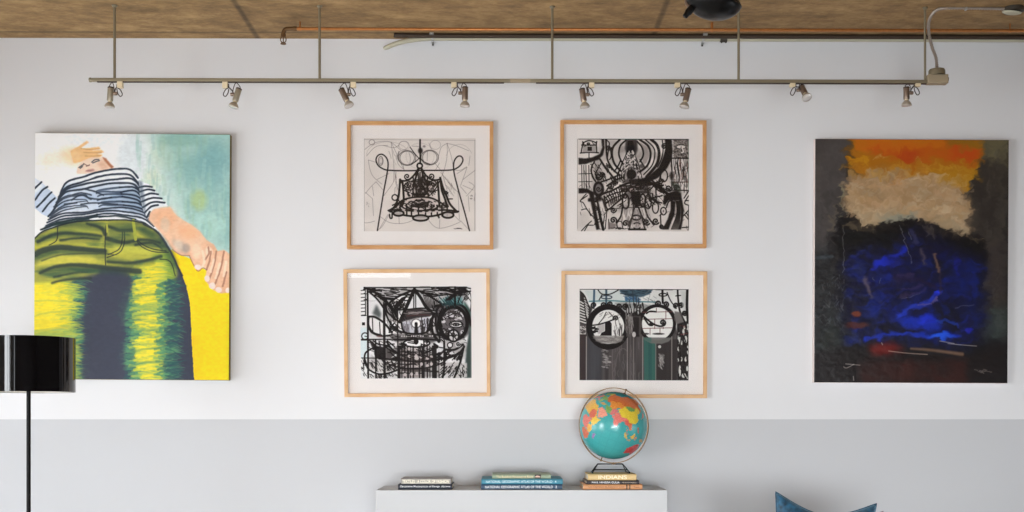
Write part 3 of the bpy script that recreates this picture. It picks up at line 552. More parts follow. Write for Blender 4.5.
    A.poly([(690,540),(760,560),(780,615),(730,600)],(176,160,150),.7,soft=18); A.blob(770,585,26,30,(150,138,134),.6); A.blob(665,470,34,50,(208,196,180),.5); A.blob(730,570,30,36,(226,208,188),.6); A.blob(820,600,34,50,(240,210,182),.7); A.blob(880,600,26,30,(246,222,198),.7)
    A.strokes([[(862,640),(880,610),(878,580)],[(870,690),(885,640),(890,600)],[(918,600),(908,660),(882,740)],[(955,600),(940,680),(908,770)],[(968,700),(950,770)]],9,(166,112,90),.8); A.strokes([[(850,600),(858,650),(848,678)],[(905,640),(890,700)],[(935,660),(915,730)],[(965,650),(955,720)]],12,(246,220,198),.6)
    A.strokes([[(786,625),(808,672),(828,698),(852,682),(870,690)],[(700,592),(745,620),(786,622)]],5,(150,96,74),.7)
    for x,y,rx,ry in ((826,678,17,13),(873,733,14,16),(898,768,17,17),(930,788,17,15),(975,790,12,14)): A.blob(x,y,rx,ry,(238,214,204),.95,.7)
    # trousers
    NAVY = (54, 58, 74)
    leg = [(20,548),(62,508),(110,490),(180,468),(260,456),(400,448),(500,452),(570,468),(628,505),(682,585),(716,645),(745,705),(772,775),(788,850),(794,930),(798,1050),(804,1130),(812,1232),(20,1232)]
    A.poly(leg,NAVY); ml = A.mask(leg)
    hip = A.mask([(20,548),(110,488),(260,456),(400,448),(500,452),(600,482),(700,630),(722,720),(640,790),(500,730),(420,690),(300,720),(180,760),(20,800)], 20) * ml
    A.mix(al, hip, (152,152,66)); st = A.noise(200, 22); A.mix(al, hip * np.clip(st * 1.8 - .55, 0, 1), (186,182,66)); A.mix(al, hip * np.clip(A.noise(150, 26) * 1.8 - .95, 0, 1), (56,88,62))
    A.poly([(30,650),(150,610),(320,618),(330,660),(180,672),(40,700)],(206,196,76),.8,soft=14); A.poly([(400,560),(500,570),(640,600),(600,620),(420,610)],(190,190,76),.75,soft=14); A.poly([(600,620),(700,600),(722,680),(715,760),(640,740)],(120,150,58),.85,soft=16); A.poly([(30,540),(120,500),(300,490),(300,520),(140,530)],(150,160,62),.6,soft=10); A.poly([(380,470),(430,470),(420,500),(378,500)],(190,186,70),.8,soft=6)
    # the furry yellow lights on both thighs
    def fur(cols, xs, y0, y1, n, w, ln, slope, a=.55):
        for _ in range(n):
            y = A.r.uniform(y0, y1); x = A.r.uniform(*xs(y)); l = ln * A.r.uniform(.6, 1.4); s_ = slope * A.r.uniform(-1, 1)
            A.stroke([(x - l/2, y + s_), (x, y - 3), (x + l/2, y - s_)], w * A.r.uniform(.6, 1.3), A.r.choice(cols), a, w2=1.5)
    YE = [(226,206,46),(214,204,62),(236,214,40)]; YG = [(160,176,74),(132,164,84),(186,190,70)]; GR = [(74,130,96),(58,108,88),(92,148,98)]; TE = [(38,84,82),(44,72,82)]
    A.poly([(20,770),(190,740),(235,800),(240,1000),(235,1232),(20,1232)],(176,184,74),.95,soft=20); A.poly([(20,770),(170,755),(215,830),(190,900),(195,960),(120,985),(20,1010)],(228,206,44),.95,soft=22)
    fur(GR+TE, lambda y:(215,282), 745, 1230, 260, 10, 50, 9); fur(YG, lambda y:(150,246), 760, 1230, 240, 10, 62, 10); fur(YE, lambda y:(20,190), 760, 985, 150, 12, 90, 6); fur(YG+[(150,176,96)], lambda y:(20,225), 985, 1230, 130, 12, 90, 8)
    A.strokes([[(20,850),(100,846),(210,850)],[(20,925),(90,905),(200,900)],[(20,1010),(90,985),(200,975)]],9,(186,184,70),.7)
    ed = lambda y: 492 + 18*math.sin(y/37.0) + (-22 if 900 < y < 1000 else 0) + (14 if y < 760 else 0)
    A.poly([(505,700),(560,655),(660,650),(680,760),(668,900),(672,1000),(655,1232),(505,1232),(515,1080),(495,960),(505,820)],(168,180,74),.95,soft=18)
    fur(TE, lambda y:(ed(y)-18, ed(y)+26), 720, 1230, 190, 10, 46, 10); fur(GR, lambda y:(ed(y), ed(y)+55), 700, 1230, 260, 10, 60, 12); fur(YG, lambda y:(530,672), 650, 1230, 330, 10, 70, 9); fur(YE, lambda y:(540,650), 660, 860, 110, 10, 74, 8, .5); fur(YE, lambda y:(550,640), 900, 1230, 130, 10, 70, 8, .5)
    fur(GR, lambda y:(650,735), 740, 1230, 260, 11, 60, 14); fur(TE, lambda y:(690,748), 740, 1230, 150, 11, 50, 12)
    for y in (810, 905, 985, 1075, 1140): A.stroke([(500,y+22),(560,y+6),(640,y)], 10, (84,130,86), .5)
    fur([(44,62,76),(66,54,72)], lambda y:(285,470), 760, 1230, 80, 14, 60, 20, .2)
    A.mix(al, A.mask([(350,680),(470,690),(510,740),(490,830),(470,900),(465,1232),(265,1232),(268,900),(290,800),(330,740)], 14) * .8, NAVY)
    # folds, seams, pocket, belt loops
    for p, w in (([(140,480),(250,476),(360,490)],34),([(400,480),(500,480),(600,520)],36),([(30,640),(130,600),(260,604),(366,614)],40),([(380,560),(500,552),(640,566)],34),([(60,700),(200,690),(380,696),(520,704)],36),([(560,500),(650,560),(710,660)],40),([(40,560),(160,520),(340,540)],24),([(390,650),(500,664),(600,650)],24)): A.stroke(p,w,(34,62,54),.5,soft=26)
    NV = (40, 52, 50)
    for p, w, w2 in (([(24,622),(70,600),(150,586),(250,594),(368,602)],30,22),([(52,712),(130,680),(240,672),(370,684),(540,700)],12,26),([(382,654),(470,660),(560,650),(645,626)],10,16),([(110,760),(180,744),(300,736)],10,14),([(120,730),(200,715),(280,705)],10,4),([(380,540),(460,560),(560,545),(640,560)],22,8),([(40,560),(130,520),(260,520),(350,530)],16,10),([(150,552),(250,540),(340,546)],12,6),([(60,652),(160,622),(330,615),(410,620)],6,6),([(520,570),(600,560),(650,590)],14,5),([(380,480),(440,500),(505,500)],14,20),([(280,470),(350,490),(370,520)],10,22)): A.stroke(p,w,NV,.85,soft=9,w2=w2)
    A.strokes([[(374,478),(370,560),(372,670)],[(466,510),(462,570),(440,610),(380,634)],[(456,510),(450,570),(430,600),(385,620)],[(136,490),(132,550),(95,575)],[(522,545),(550,580),(610,604),(680,606)],[(520,536),(545,562),(600,590),(670,600)],[(640,640),(690,650),(716,720)]],5,(30,36,42),.85)
    A.poly([(380,500),(500,470),(520,520),(400,560)],(60,84,60),.45,soft=12); A.stroke([(508,452),(514,500),(520,545)],15,(158,164,62)); A.stroke([(378,474),(380,508)],9,(170,170,66)); A.stroke([(560,470),(630,510),(685,590),(720,660),(750,720)],10,(32,38,52),.8)
    A.stroke([(20,548),(62,510),(110,492),(180,470),(260,458),(400,450),(500,453),(570,468)],7,(26,34,36),.9)
    A.warp(1.2,30,20); A.C *= (0.97 + 0.05 * A.noise(14, 9, 2))[..., None]
    return A

def canvas_abstract():
    """orange and cream over black and deep blue"""
    A = Art(46, 42, 994, 1236, 460, 576, (20, 17, 19), 9)
    al = (slice(None), slice(None)); X, Y = A.X, A.Y
    n1, n2, nv, nh = A.noise(90, 70), A.noise(40, 36), A.noise(34, 190), A.noise(150, 34)
    A.C += (n2[..., None] - .5) * .05
    # grey side strips
    A.mix(al, A.mask([(46,42),(225,42),(205,170),(195,300),(165,420),(120,560),(46,600)],30) * (.75 + .25*n1), (88,82,80)); A.mix(al, A.mask([(46,560),(130,540),(150,800),(180,960),(46,1000)],60) * (.35 + .5*n2), (52,54,56))
    A.mix(al, A.mask([(46,900),(170,880),(180,1080),(46,1110)],50) * n2 * .9, (58,68,70))
    A.mix(al, A.mask([(780,42),(994,42),(994,1000),(870,1000),(880,560),(800,470),(770,300)],30) * (.55 + .45*nv), (74,66,58)); A.mix(al, A.mask([(835,42),(994,42),(994,170),(900,165),(850,130)],18) * (.6+.4*n2), (112,104,76)); A.poly([(860,150),(1000,165),(1000,320),(880,290)],(58,52,46),.6,soft=40); A.poly([(890,560),(994,520),(994,820),(900,840)],(58,50,50),.6,soft=40); A.poly([(870,880),(994,860),(994,1010),(880,1020)],(52,66,66),.7,soft=40)
    A.mix(al, A.mask([(780,700),(880,560),(900,900),(800,1000)],50)*.8, (24,20,24))
    for _ in range(120):
        x = A.r.choice([A.r.uniform(50,190), A.r.uniform(870,985)]); y = A.r.uniform(60,960); A.stroke([(x,y-40),(x+A.r.uniform(-8,8),y),(x+A.r.uniform(-14,14),y+40)], A.r.uniform(5,16), A.r.choice([(112,104,100),(60,56,54),(80,76,72),(40,36,36)]), .16, soft=9)
    # orange
    A.poly([(222,42),(855,42),(845,180),(790,280),(600,270),(330,230),(205,190),(212,130)],(178,110,18),soft=26); A.mix(al, A.mask([(240,60),(700,42),(840,90),(830,150),(620,150),(440,140),(330,110)],24)*(.5+.5*nh), (204,84,20)); A.poly([(235,42),(680,42),(680,80),(460,95),(240,90)],(206,112,18),.7,soft=18); A.poly([(430,100),(580,110),(540,160),(470,150)],(186,58,20),.7,soft=34); A.poly([(690,90),(838,85),(832,145),(720,135)],(196,72,22),.7,soft=30); A.poly([(680,42),(836,42),(834,78),(690,80)],(140,104,30),.7,soft=22)
    A.poly([(205,160),(225,120),(300,135),(300,160)],(206,142,20),.8,soft=10); A.poly([(600,180),(850,150),(840,240),(760,290),(650,270)],(186,132,28),.85,soft=18)
    # cream field with loaded dabs
    cream = [(195,235),(320,190),(480,200),(640,235),(770,290),(800,380),(810,520),(700,480),(610,450),(500,428),(390,452),(300,475),(235,440),(190,350)]
    A.poly(cream,(172,138,98),soft=34); mc = A.mask(cream, 26); A.mix(al, mc*np.clip(n1*1.5-.3,0,1)*.8, (196,160,122)); A.mix(al, mc*np.clip(A.noise(60,30)*1.7-.8,0,1)*.8, (150,124,92)); A.mix(al, mc*np.clip((Y-350)/120,0,1)*.55, (176,164,138))
    for _ in range(420):
        x, y = A.r.uniform(200,800), A.r.uniform(170,470)
        if y > 440 + 60*((x-480)/320)**2 * (1 if x > 480 else -.3): continue
        c = A.r.choice([(214,180,142),(196,160,112),(222,194,160),(170,138,98),(206,160,120),(190,176,150)]) if y > 230 else A.r.choice([(206,148,44),(188,122,28),(214,160,70),(170,104,24)])
        l = A.r.uniform(14,34); q = A.r.uniform(-.6,.35); A.stroke([(x-l,y-l*q),(x,y-6),(x+l,y+l*q)], A.r.uniform(6,13), c, .3, soft=9)
    for p in [[(250,370),(290,380),(330,410)],[(340,135),(370,128),(395,140)],[(530,155),(560,148),(585,160)],[(390,225),(420,215),(450,225)],[(600,345),(650,335)],[(680,300),(760,296)],[(620,375),(680,400)],[(240,400),(260,420),(280,450)]]: A.stroke(p,8,(222,198,164),.4,soft=8)
    A.mix(al, A.mask([(360,425),(480,400),(560,415),(520,440),(380,450)],20)*.7, (140,150,140)); A.stroke([(172,285),(178,340),(185,400)],16,(146,140,108),.7,w2=6); A.stroke([(195,375),(175,420)],8,(160,150,120),.6); A.stroke([(165,370),(140,430),(120,500)],14,(104,94,78),.6)
    # dark arch
    A.poly([(190,420),(235,460),(300,478),(390,455),(500,436),(610,456),(700,488),(800,524),(880,540),(885,620),(700,580),(500,520),(300,560),(185,640),(150,600)],(16,13,14),soft=24)
    fr = random.Random(3)
    for _ in range(80):
        x = fr.uniform(200,860); yb = 470 + 70*((x-430)/400)**2*(1 if x > 430 else .1); A.stroke([(x-22,yb-fr.uniform(-6,16)),(x,yb+2),(x+24,yb+fr.uniform(-4,20))], fr.uniform(6,14), fr.choice([(20,16,16),(40,32,26),(120,104,80),(24,20,20)]), .4, soft=9)
    A.warp(17,34,26); A.warp(9,14,12)
    # blue field
    bl = A.mask([(230,600),(420,560),(560,480),(760,590),(860,640),(870,1000),(760,1080),(500,1040),(300,1060),(195,1000),(190,720)], 70)
    A.mix(al, bl*(.35+.55*n1), (16,20,78)); A.mix(al, bl*np.clip(n2*1.6-.7,0,1)*.7, (14,34,128)); A.mix(al, bl*np.clip(A.noise(70,60)*1.7-.9,0,1)*.8, (20,14,22))
    A.poly([(690,600),(860,650),(865,960),(800,900),(700,760)],(14,26,88),.5,soft=50)
    BR = (28, 62, 214)
    A.blob(385,648,60,28,(30,52,210),.8,rot=-.2); A.stroke([(330,680),(400,640),(480,585)],26,(26,44,200),.7,soft=16); A.blob(430,650,60,36,(26,36,150),.6); A.blob(260,690,50,70,(26,44,120),.5); A.blob(330,880,60,60,(18,40,130),.7); A.blob(740,660,26,60,(22,30,150),.6); A.blob(830,760,30,90,(18,34,120),.6)
    A.stroke([(455,905),(520,870),(590,845),(660,800)],26,(38,62,196),.8,soft=14); A.blob(655,798,24,20,(34,58,240),.9); A.blob(470,895,34,20,(36,66,214),.8); A.stroke([(560,855),(620,842),(650,822)],12,(120,96,140),.6)
    A.blob(560,940,150,44,(22,52,196),.8,rot=.12); A.blob(600,925,60,28,(30,54,230),.7); A.stroke([(300,1018),(420,1000),(560,1000),(740,1006)],24,(24,58,206),.75,soft=14); A.blob(670,1006,80,20,(34,92,236),.9,rot=.1); A.stroke([(640,930),(740,950)],12,(30,66,180),.6); A.blob(810,970,26,18,(36,36,190),.7); A.blob(220,1030,60,36,(24,40,110),.6)
    for _ in range(150):
        x, y = A.r.uniform(220,850), A.r.uniform(600,1040); l = A.r.uniform(16,46); q = A.r.uniform(-.7,.4); A.stroke([(x-l,y-l*q),(x,y),(x+l,y+l*q)], A.r.uniform(5,15), A.r.choice([(22,42,150),(18,24,96),(26,44,160),(14,12,30),(20,16,60)]), .3, soft=12)
    A.strokes([[(450,705),(520,712)],[(480,770),(560,760)],[(470,810),(520,800),(580,788)]],12,(92,66,110),.45,soft=12); A.stroke([(440,720),(560,735),(640,770)],22,(40,24,50),.6,soft=12)
    A.warp(12,40,30)
    A.stroke([(295,730),(310,770),(325,820)],26,(120,102,110),.7,soft=16,w2=8); A.stroke([(520,490),(540,540)],22,(58,58,96),.7,soft=10); A.stroke([(570,580),(580,650)],20,(96,80,88),.7,soft=14,w2=8); A.stroke([(636,605),(650,690)],20,(140,104,80),.7,soft=14,w2=6); A.stroke([(655,700),(665,800)],10,(60,44,60),.6,soft=8)
    A.strokes([[(460,465),(490,550),(518,645)],[(334,715),(336,735)],[(366,725),(370,745)],[(186,480),(190,640),(186,700)],[(505,490),(515,530)]],3,(170,166,166),.5); A.strokes([[(470,822),(560,800)],[(740,868),(830,850)]],3,(150,145,165),.45)
    # lower edge
    A.poly([(46,1080),(300,1060),(560,1075),(790,1100),(994,1040),(994,1236),(46,1236)],(24,16,16),.9,soft=34); A.mix(al, A.mask([(270,1130),(790,1120),(800,1236),(270,1236)],30)*(.4+.5*n1), (66,26,20)); A.poly([(320,1050),(420,1040),(500,1075),(400,1100),(320,1095)],(130,26,20),.85,soft=34); A.blob(250,902,34,22,(160,70,30),.7); A.blob(255,955,80,22,(104,44,26),.7); A.warp(7,36,22)
    A.stroke([(520,1068),(620,1075),(770,1094)],10,(140,108,84),.75,soft=10,w2=18); A.stroke([(410,1080),(500,1090),(600,1096)],4,(200,172,158),.7); A.strokes([[(660,1030),(730,1042)],[(700,1042),(760,1048),(840,1054)],[(190,1158),(205,1164),(240,1146)],[(200,1144),(270,1150)],[(375,1040),(380,1050)],[(238,1205),(240,1225)]],4,(196,186,180),.65); A.hatch(830,1170,920,1190,16,4,9,4,(110,100,96),.8)
    for _ in range(60): x, y = A.r.uniform(60,200), A.r.uniform(700,980); A.stroke([(x,y),(x+A.r.uniform(-14,14),y+A.r.uniform(8,30))], A.r.uniform(3,7), A.r.choice([(110,112,116),(80,84,88),(130,130,130)]), .28)
    A.stroke([(60,625),(130,618)],16,(74,84,92),.6,soft=10); A.mix(al, A.mask([(60,960),(180,950),(150,1070),(70,1060)],30)*n2, (40,42,36))
    return A
# ================================================================== MATERIALS
CEIL = at(500, 39.2, 0).z
def wall_paint():
    m = mat('painted_wall', (226, 226, 228), .75, vary=.012, scale=1.4, spec=.25)
    nt = m.node_tree; N = nt.nodes; L = nt.links; b = N['Principled BSDF']
    src = b.inputs['Base Color'].links[0].from_socket
    g = N.new('ShaderNodeNewGeometry'); sp = N.new('ShaderNodeSeparateXYZ'); L.new(g.outputs['Position'], sp.inputs[0])
    lt = N.new('ShaderNodeMath'); lt.operation = 'LESS_THAN'; lt.inputs[1].default_value = at(512, 419.3, 0).z; L.new(sp.outputs['Z'], lt.inputs[0])
    mx = N.new('ShaderNodeMix'); mx.data_type = 'RGBA'; L.new(lt.outputs[0], mx.inputs['Factor']); L.new(src, mx.inputs[6])
    mx.inputs[7].default_value = (*lin((199, 200, 203)), 1); L.new(mx.outputs[2], b.inputs['Base Color'])
    return m
def concrete():
    m = bpy.data.materials.new('board_formed_concrete'); m.use_nodes = True
    nt = m.node_tree; N = nt.nodes; L = nt.links; b = N['Principled BSDF']
    g = N.new('ShaderNodeNewGeometry')
    def noise(scale, stretch, det=6):
        mp = N.new('ShaderNodeMapping'); mp.inputs['Scale'].default_value = stretch; L.new(g.outputs['Position'], mp.inputs['Vector'])
        n = N.new('ShaderNodeTexNoise'); n.inputs['Scale'].default_value = scale; n.inputs['Detail'].default_value = det; n.inputs['Roughness'].default_value = .65; L.new(mp.outputs[0], n.inputs['Vector']); return n
    n1 = noise(7, (.8, 1.25, 1)); n2 = noise(1.3, (.8, 1.2, 1), 3); n3 = noise(40, (.7, 1.2, 1), 4)
    rp = N.new('ShaderNodeValToRGB'); E = rp.color_ramp.elements; E[0].position = .2; E[0].color = (*lin((104, 80, 50)), 1); E[1].position = .82; E[1].color = (*lin((192, 158, 108)), 1)
    e = E.new(.5); e.color = (*lin((150, 118, 76)), 1)
    ad = N.new('ShaderNodeMath'); ad.operation = 'MULTIPLY_ADD'; ad.inputs[1].default_value = .45; L.new(n2.outputs['Fac'], ad.inputs[0])
    m2 = N.new('ShaderNodeMath'); m2.operation = 'MULTIPLY_ADD'; m2.inputs[1].default_value = .4; m2.inputs[2].default_value = -.42; L.new(n3.outputs['Fac'], m2.inputs[0]); L.new(m2.outputs[0], ad.inputs[2])
    a2 = N.new('ShaderNodeMath'); a2.operation = 'ADD'; L.new(n1.outputs['Fac'], a2.inputs[0]); L.new(ad.outputs[0], a2.inputs[1]); L.new(a2.outputs[0], rp.inputs[0])
    sp = N.new('ShaderNodeSeparateXYZ'); L.new(g.outputs['Position'], sp.inputs[0])
    col = rp.outputs[0]
    def seam(axis, pos, w, depth):
        nonlocal col
        s = N.new('ShaderNodeMath'); s.operation = 'SUBTRACT'; L.new(sp.outputs[axis], s.inputs[0]); s.inputs[1].default_value = pos
        ab = N.new('ShaderNodeMath'); ab.operation = 'ABSOLUTE'; L.new(s.outputs[0], ab.inputs[0])
        mr = N.new('ShaderNodeMapRange'); mr.inputs['From Min'].default_value = w * .3; mr.inputs['From Max'].default_value = w; mr.inputs['To Min'].default_value = depth; mr.inputs['To Max'].default_value = 1; L.new(ab.outputs[0], mr.inputs['Value'])
        mx = N.new('ShaderNodeMix'); mx.data_type = 'RGBA'; mx.blend_type = 'MULTIPLY'; mx.inputs['Factor'].default_value = 1; L.new(col, mx.inputs[6]); L.new(mr.outputs[0], mx.inputs[7]); col = mx.outputs[2]
    seam('X', at(258, 38.5, 0).x, .022, .45); seam('X', at(652, 39, 0).x, .022, .5); seam('X', -3.7, .02, .5); seam('X', 3.1, .02, .5)
    for y in (-.11, -1.3, -2.5, -3.7, -4.9, -6.1, -7.3, -8.5): seam('Y', y, .018, .6)
    L.new(col, b.inputs['Base Color']); b.inputs['Roughness'].default_value = .8
    bp = N.new('ShaderNodeBump'); bp.inputs['Strength'].default_value = .4; bp.inputs['Distance'].default_value = .01; L.new(a2.outputs[0], bp.inputs['Height']); L.new(bp.outputs[0], b.inputs['Normal'])
    return m
def glass(name, ior=1.5):
    m = bpy.data.materials.new(name); m.use_nodes = True; nt = m.node_tree; N = nt.nodes; L = nt.links
    N.remove(N['Principled BSDF']); out = N['Material Output']
    t = N.new('ShaderNodeBsdfTransparent'); g = N.new('ShaderNodeBsdfGlossy'); g.inputs['Roughness'].default_value = .0
    f = N.new('ShaderNodeFresnel'); f.inputs['IOR'].default_value = ior; mx = N.new('ShaderNodeMixShader')
    ge = N.new('ShaderNodeNewGeometry'); q = N.new('ShaderNodeMath'); q.operation = 'SUBTRACT'; q.use_clamp = True; L.new(f.outputs[0], q.inputs[0]); L.new(ge.outputs['Backfacing'], q.inputs[1]); L.new(q.outputs[0], mx.inputs[0]); L.new(t.outputs[0], mx.inputs[1]); L.new(g.outputs[0], mx.inputs[2]); L.new(mx.outputs[0], out.inputs['Surface'])
    return m
def velvet():
    m = mat('blue_velvet', (30, 82, 120), .55, scale=38, bump=.5, sheen=.4, spread=((5, 30, 46), (40, 98, 132)))
    m.node_tree.nodes['Principled BSDF'].inputs['Sheen Tint'].default_value = (.4, .7, .9, 1)
    return m
M = dict(
    wall=wall_paint(), concrete=concrete(), plain=mat('white_wall_paint', (222, 222, 222), .8, vary=.01, scale=2), floor=mat('polished_grey_floor', (222, 221, 220), .5, vary=.06, scale=6, stretch=(1, 8, 1)),
    white=mat('white_lacquer', (222, 223, 225), .4, vary=.008, scale=3), grey_lacquer=mat('pale_grey_lacquer', (188, 189, 191), .45, vary=.008, scale=3),
    maple=mat('maple_wood', (216, 172, 122), .45, scale=7, stretch=(1, 1, 1), spread=((206, 158, 106), (228, 190, 144))), maple_warm_lit=mat('warm_lit_maple_wood', (204, 150, 94), .45, scale=7, spread=((192, 136, 80), (214, 164, 108))),  # upper frames are the same maple, colour warmed for the light on them
    mat_board=mat('mat_board', (238, 232, 229), .85, vary=.01, scale=30), glass=glass('picture_glass', 1.45), window_glass=glass('window_glass'),
    backing=mat('backing_board', (120, 100, 80), .9), paint=paint_mat('oil_paint', .5, .25), gloss_paint=paint_mat('varnished_oil_paint', .33, .4), ink=paint_mat('ink_on_paper', .8, .15), print=paint_mat('globe_print', .22, .5),
    edge_olive=mat('painted_canvas_edge', (118, 98, 44), .8, vary=.2, scale=30), edge_white=mat('primed_canvas_edge', (232, 218, 214), .8, vary=.03),
    nickel=mat('satin_nickel', (150, 141, 119), .4, .62, vary=.04), brass=mat('warm_nickel', (206, 186, 150), .4, .6, vary=.04), bronze=mat('dark_nickel', (138, 120, 106), .32, .7, vary=.05), cream=mat('cream_plastic', (226, 208, 174), .5, vary=.02),
    brick_grey=mat('slate_grey_wall_paint', (96, 94, 94), .85, vary=.03, scale=3), shadow_strip=mat('dark_brown_shade', (62, 48, 36), .6, .2), feed=mat('beige_metal', (172, 156, 130), .5, .3, vary=.03), barrel=mat('pale_nickel', (172, 164, 146), .36, .6, vary=.05), dome=mat('bulb_glass_silver', (198, 190, 178), .3, .55, vary=.04), wire=mat('dark_wire', (62, 50, 48), .45, .3), reflector=mat('faceted_reflector', (232, 226, 220), .22, .5, vary=.05), slot=mat('dark_slot', (58, 42, 32), .6),
    copper=mat('copper_pipe', (186, 122, 68), .34, .7, vary=.12, scale=5, stretch=(6, 1, 1)), brass_dark=mat('tarnished_brass', (112, 82, 52), .45, .6, vary=.1), conduit=mat('painted_conduit', (188, 183, 161), .55, .2, vary=.03), steel=mat('zinc_steel', (190, 190, 188), .3, .7), iron=mat('dark_iron', (74, 68, 60), .5, .5), flex=mat('ribbed_steel', (172, 160, 150), .35, .7, vary=.08, scale=20),
    black=mat('black_enamel', (8, 7, 7), .32, vary=.1, spec=.22), gloss=mat('black_gloss_lacquer', (8, 6, 7), .06, vary=.1, spec=.42), rubber=mat('black_rubber', (10, 9, 10), .5, spec=.15), shade_in=mat('white_shade_lining', (226, 222, 214), .7, vary=.01),
    gold=mat('aged_brass_ring', (104, 80, 52), .38, .7, vary=.08), pages=mat('page_edges', (226, 218, 200), .9, vary=.08, scale=60, stretch=(.2, .2, 8)),
    velvet=velvet(), rose=mat('grey_rose_linen', (150, 122, 124), .9, vary=.12, scale=40, bump=.3), sofa=mat('light_grey_linen', (198, 197, 196), .95, vary=.15, scale=90, bump=.3), walnut=mat('walnut_leg', (84, 56, 38), .5, vary=.2))
def cloth(name, c): return mat(name, c, .55, vary=.05, scale=40)

# ================================================================== ROOM
XL, XR, YF = -4.4, 4.7, -9.6
def structure(name, g, m, parent=None, bevel=0):
    o = g.build(name, m, parent, bevel=bevel)
    if parent is None: o['kind'] = 'structure'
    return o
structure('floor', G().box((XL - .3, YF - .3, -.1), (XR + .3, .3, 0)), M['floor'])
structure('ceiling', G().box((XL - .3, YF - .3, CEIL), (XR + .3, .3, CEIL + .25)), M['concrete'])
structure('wall_back', G().box((XL - .3, 0, 0), (XR + .3, .3, CEIL)), M['wall'])
RY0, RY1, RZ0, RZ1 = -3.3, -1.2, .1, 1.3  # low right window, added to brighten the lower right of the picture wall
structure('wall_right', G().box((XR, YF, 0), (XR + .3, RY0, CEIL)).box((XR, RY1, 0), (XR + .3, 0, CEIL)).box((XR, RY0, 0), (XR + .3, RY1, RZ0)).box((XR, RY0, RZ1), (XR + .3, RY1, CEIL)), M['brick_grey'])
LW = [(-.75, -3.0), (-4.2, -6.6)]; WZ0, WZ1 = LEFT_Z = (.15, 2.2)
g = G(); g.box((XL - .3, YF, 0), (XL, 0, WZ0)).box((XL - .3, YF, WZ1), (XL, 0, CEIL)); prev = 0.0
for a, b in LW: g.box((XL - .3, a, WZ0), (XL, prev, WZ1)); prev = b
g.box((XL - .3, YF, WZ0), (XL, prev, WZ1)); structure('wall_left', g, M['plain'])
FW = FRONT_WINDOWS = [(-3.9, -1.19, 2.89, 3.5), (-4.3, -3.1, .1, 2.4), (-1.8, 2.4, .06, 1.28)]  # last one is added behind the camera to light the picture wall
g = G(); xs = sorted({XL - .3, XR + .3, *[w[0] for w in FW], *[w[1] for w in FW]})
for xa, xb in zip(xs, xs[1:]):
    w = [q for q in FW if q[0] <= xa and q[1] >= xb]
    if w: g.box((xa, YF - .3, 0), (xb, YF, w[0][2])).box((xa, YF - .3, w[0][3]), (xb, YF, CEIL))
    else: g.box((xa, YF - .3, 0), (xb, YF, CEIL))
structure('wall_front', g, M['brick_grey'])
def bars(u0, u1, z0, z1, nu, nz, f):
    """frame and glazing bars of one window; f maps (u, z, depth) boxes"""
    q = []; t = .05
    q += [(u0, u0 + t, z0, z1), (u1 - t, u1, z0, z1), (u0, u1, z0, z0 + t), (u0, u1, z1 - t, z1)]
    for i in range(1, nu): u = u0 + (u1 - u0) * i / nu; q.append((u - .015, u + .015, z0, z1))
    for i in range(1, nz): z = z0 + (z1 - z0) * i / nz; q.append((u0, u1, z - .015, z + .015))
    return q
wn = 0
def area(name, loc, rot, sx, sy, power, col):
    l = bpy.data.lights.new(name, 'AREA'); l.shape = 'RECTANGLE'; l.size = sx; l.size_y = sy; l.energy = power; l.color = col
    o = bpy.data.objects.new(name, l); C.objects.link(o); o.location = loc; o.rotation_euler = rot; return o
SKY = (.935, .97, 1.0)
LEFT_W, FAR_W, FRONT_W, HIGH_W, LOW_FILL_W, RIGHT_FILL_W = 18, 64, 14, 19, 27, 10                       # daylight through the windows, low and right ones being added fill, watts per square metre
for a, b in LW:
    wn += 1; g = G()
    for (u0, u1, z0, z1) in bars(b, a, WZ0, WZ1, 2, 3, None): g.box((XL - .2, u0, z0), (XL - .14, u1, z1))
    w = structure(f'window_{wn}', g, M['white']); G().box((XL - .172, b + .03, WZ0 + .03), (XL - .168, a - .03, WZ1 - .03)).build('pane', M['window_glass'], w)
    area('daylight_and_fill', (XL - .32, (a + b) / 2, (WZ0 + WZ1) / 2), (0, -PI / 2, 0), WZ1 - WZ0, a - b, (LEFT_W if a > -2 else FAR_W) * (WZ1 - WZ0) * (a - b), SKY)
for i, (x0, x1, z0, z1) in enumerate(FW):
    wn += 1; g = G()
    for (u0, u1, p, q) in bars(x0, x1, z0, z1, 1 if i == 0 else 2, 1 if i == 0 else 2, None): g.box((u0, YF - .2, p), (u1, YF - .14, q))
    w = structure(f'window_{wn}', g, M['white']); G().box((x0 + .03, YF - .172, z0 + .03), (x1 - .03, YF - .168, z1 - .03)).build('pane', M['window_glass'], w)  # the last of these is the added low fill window
    area('daylight_and_fill', ((x0 + x1) / 2, YF - .32, (z0 + z1) / 2), (PI / 2, 0, 0), x1 - x0, z1 - z0, (HIGH_W, FRONT_W, LOW_FILL_W)[i] * (x1 - x0) * (z1 - z0), SKY)
    if i == 2: lamp = C.objects[-1]; lamp.rotation_euler.x -= math.radians(10); lamp.data.spread = math.radians(70)   # added low fill window, its lamp tilted and narrowed to dim the wall top
wn += 1; g = G()
for (u0, u1, z0, z1) in bars(RY0, RY1, RZ0, RZ1, 2, 1, None): g.box((XR + .14, u0, z0), (XR + .2, u1, z1))
w = structure(f'window_{wn}', g, M['white']); G().box((XR + .168, RY0 + .03, RZ0 + .03), (XR + .172, RY1 - .03, RZ1 - .03)).build('pane', M['window_glass'], w)  # added low right fill window
area('daylight_and_fill', (XR + .32, (RY0 + RY1) / 2, (RZ0 + RZ1) / 2), (0, PI / 2, 0), RZ1 - RZ0, RY1 - RY0, RIGHT_FILL_W * (RZ1 - RZ0) * (RY1 - RY0), SKY)  # fill lamp of the added right window
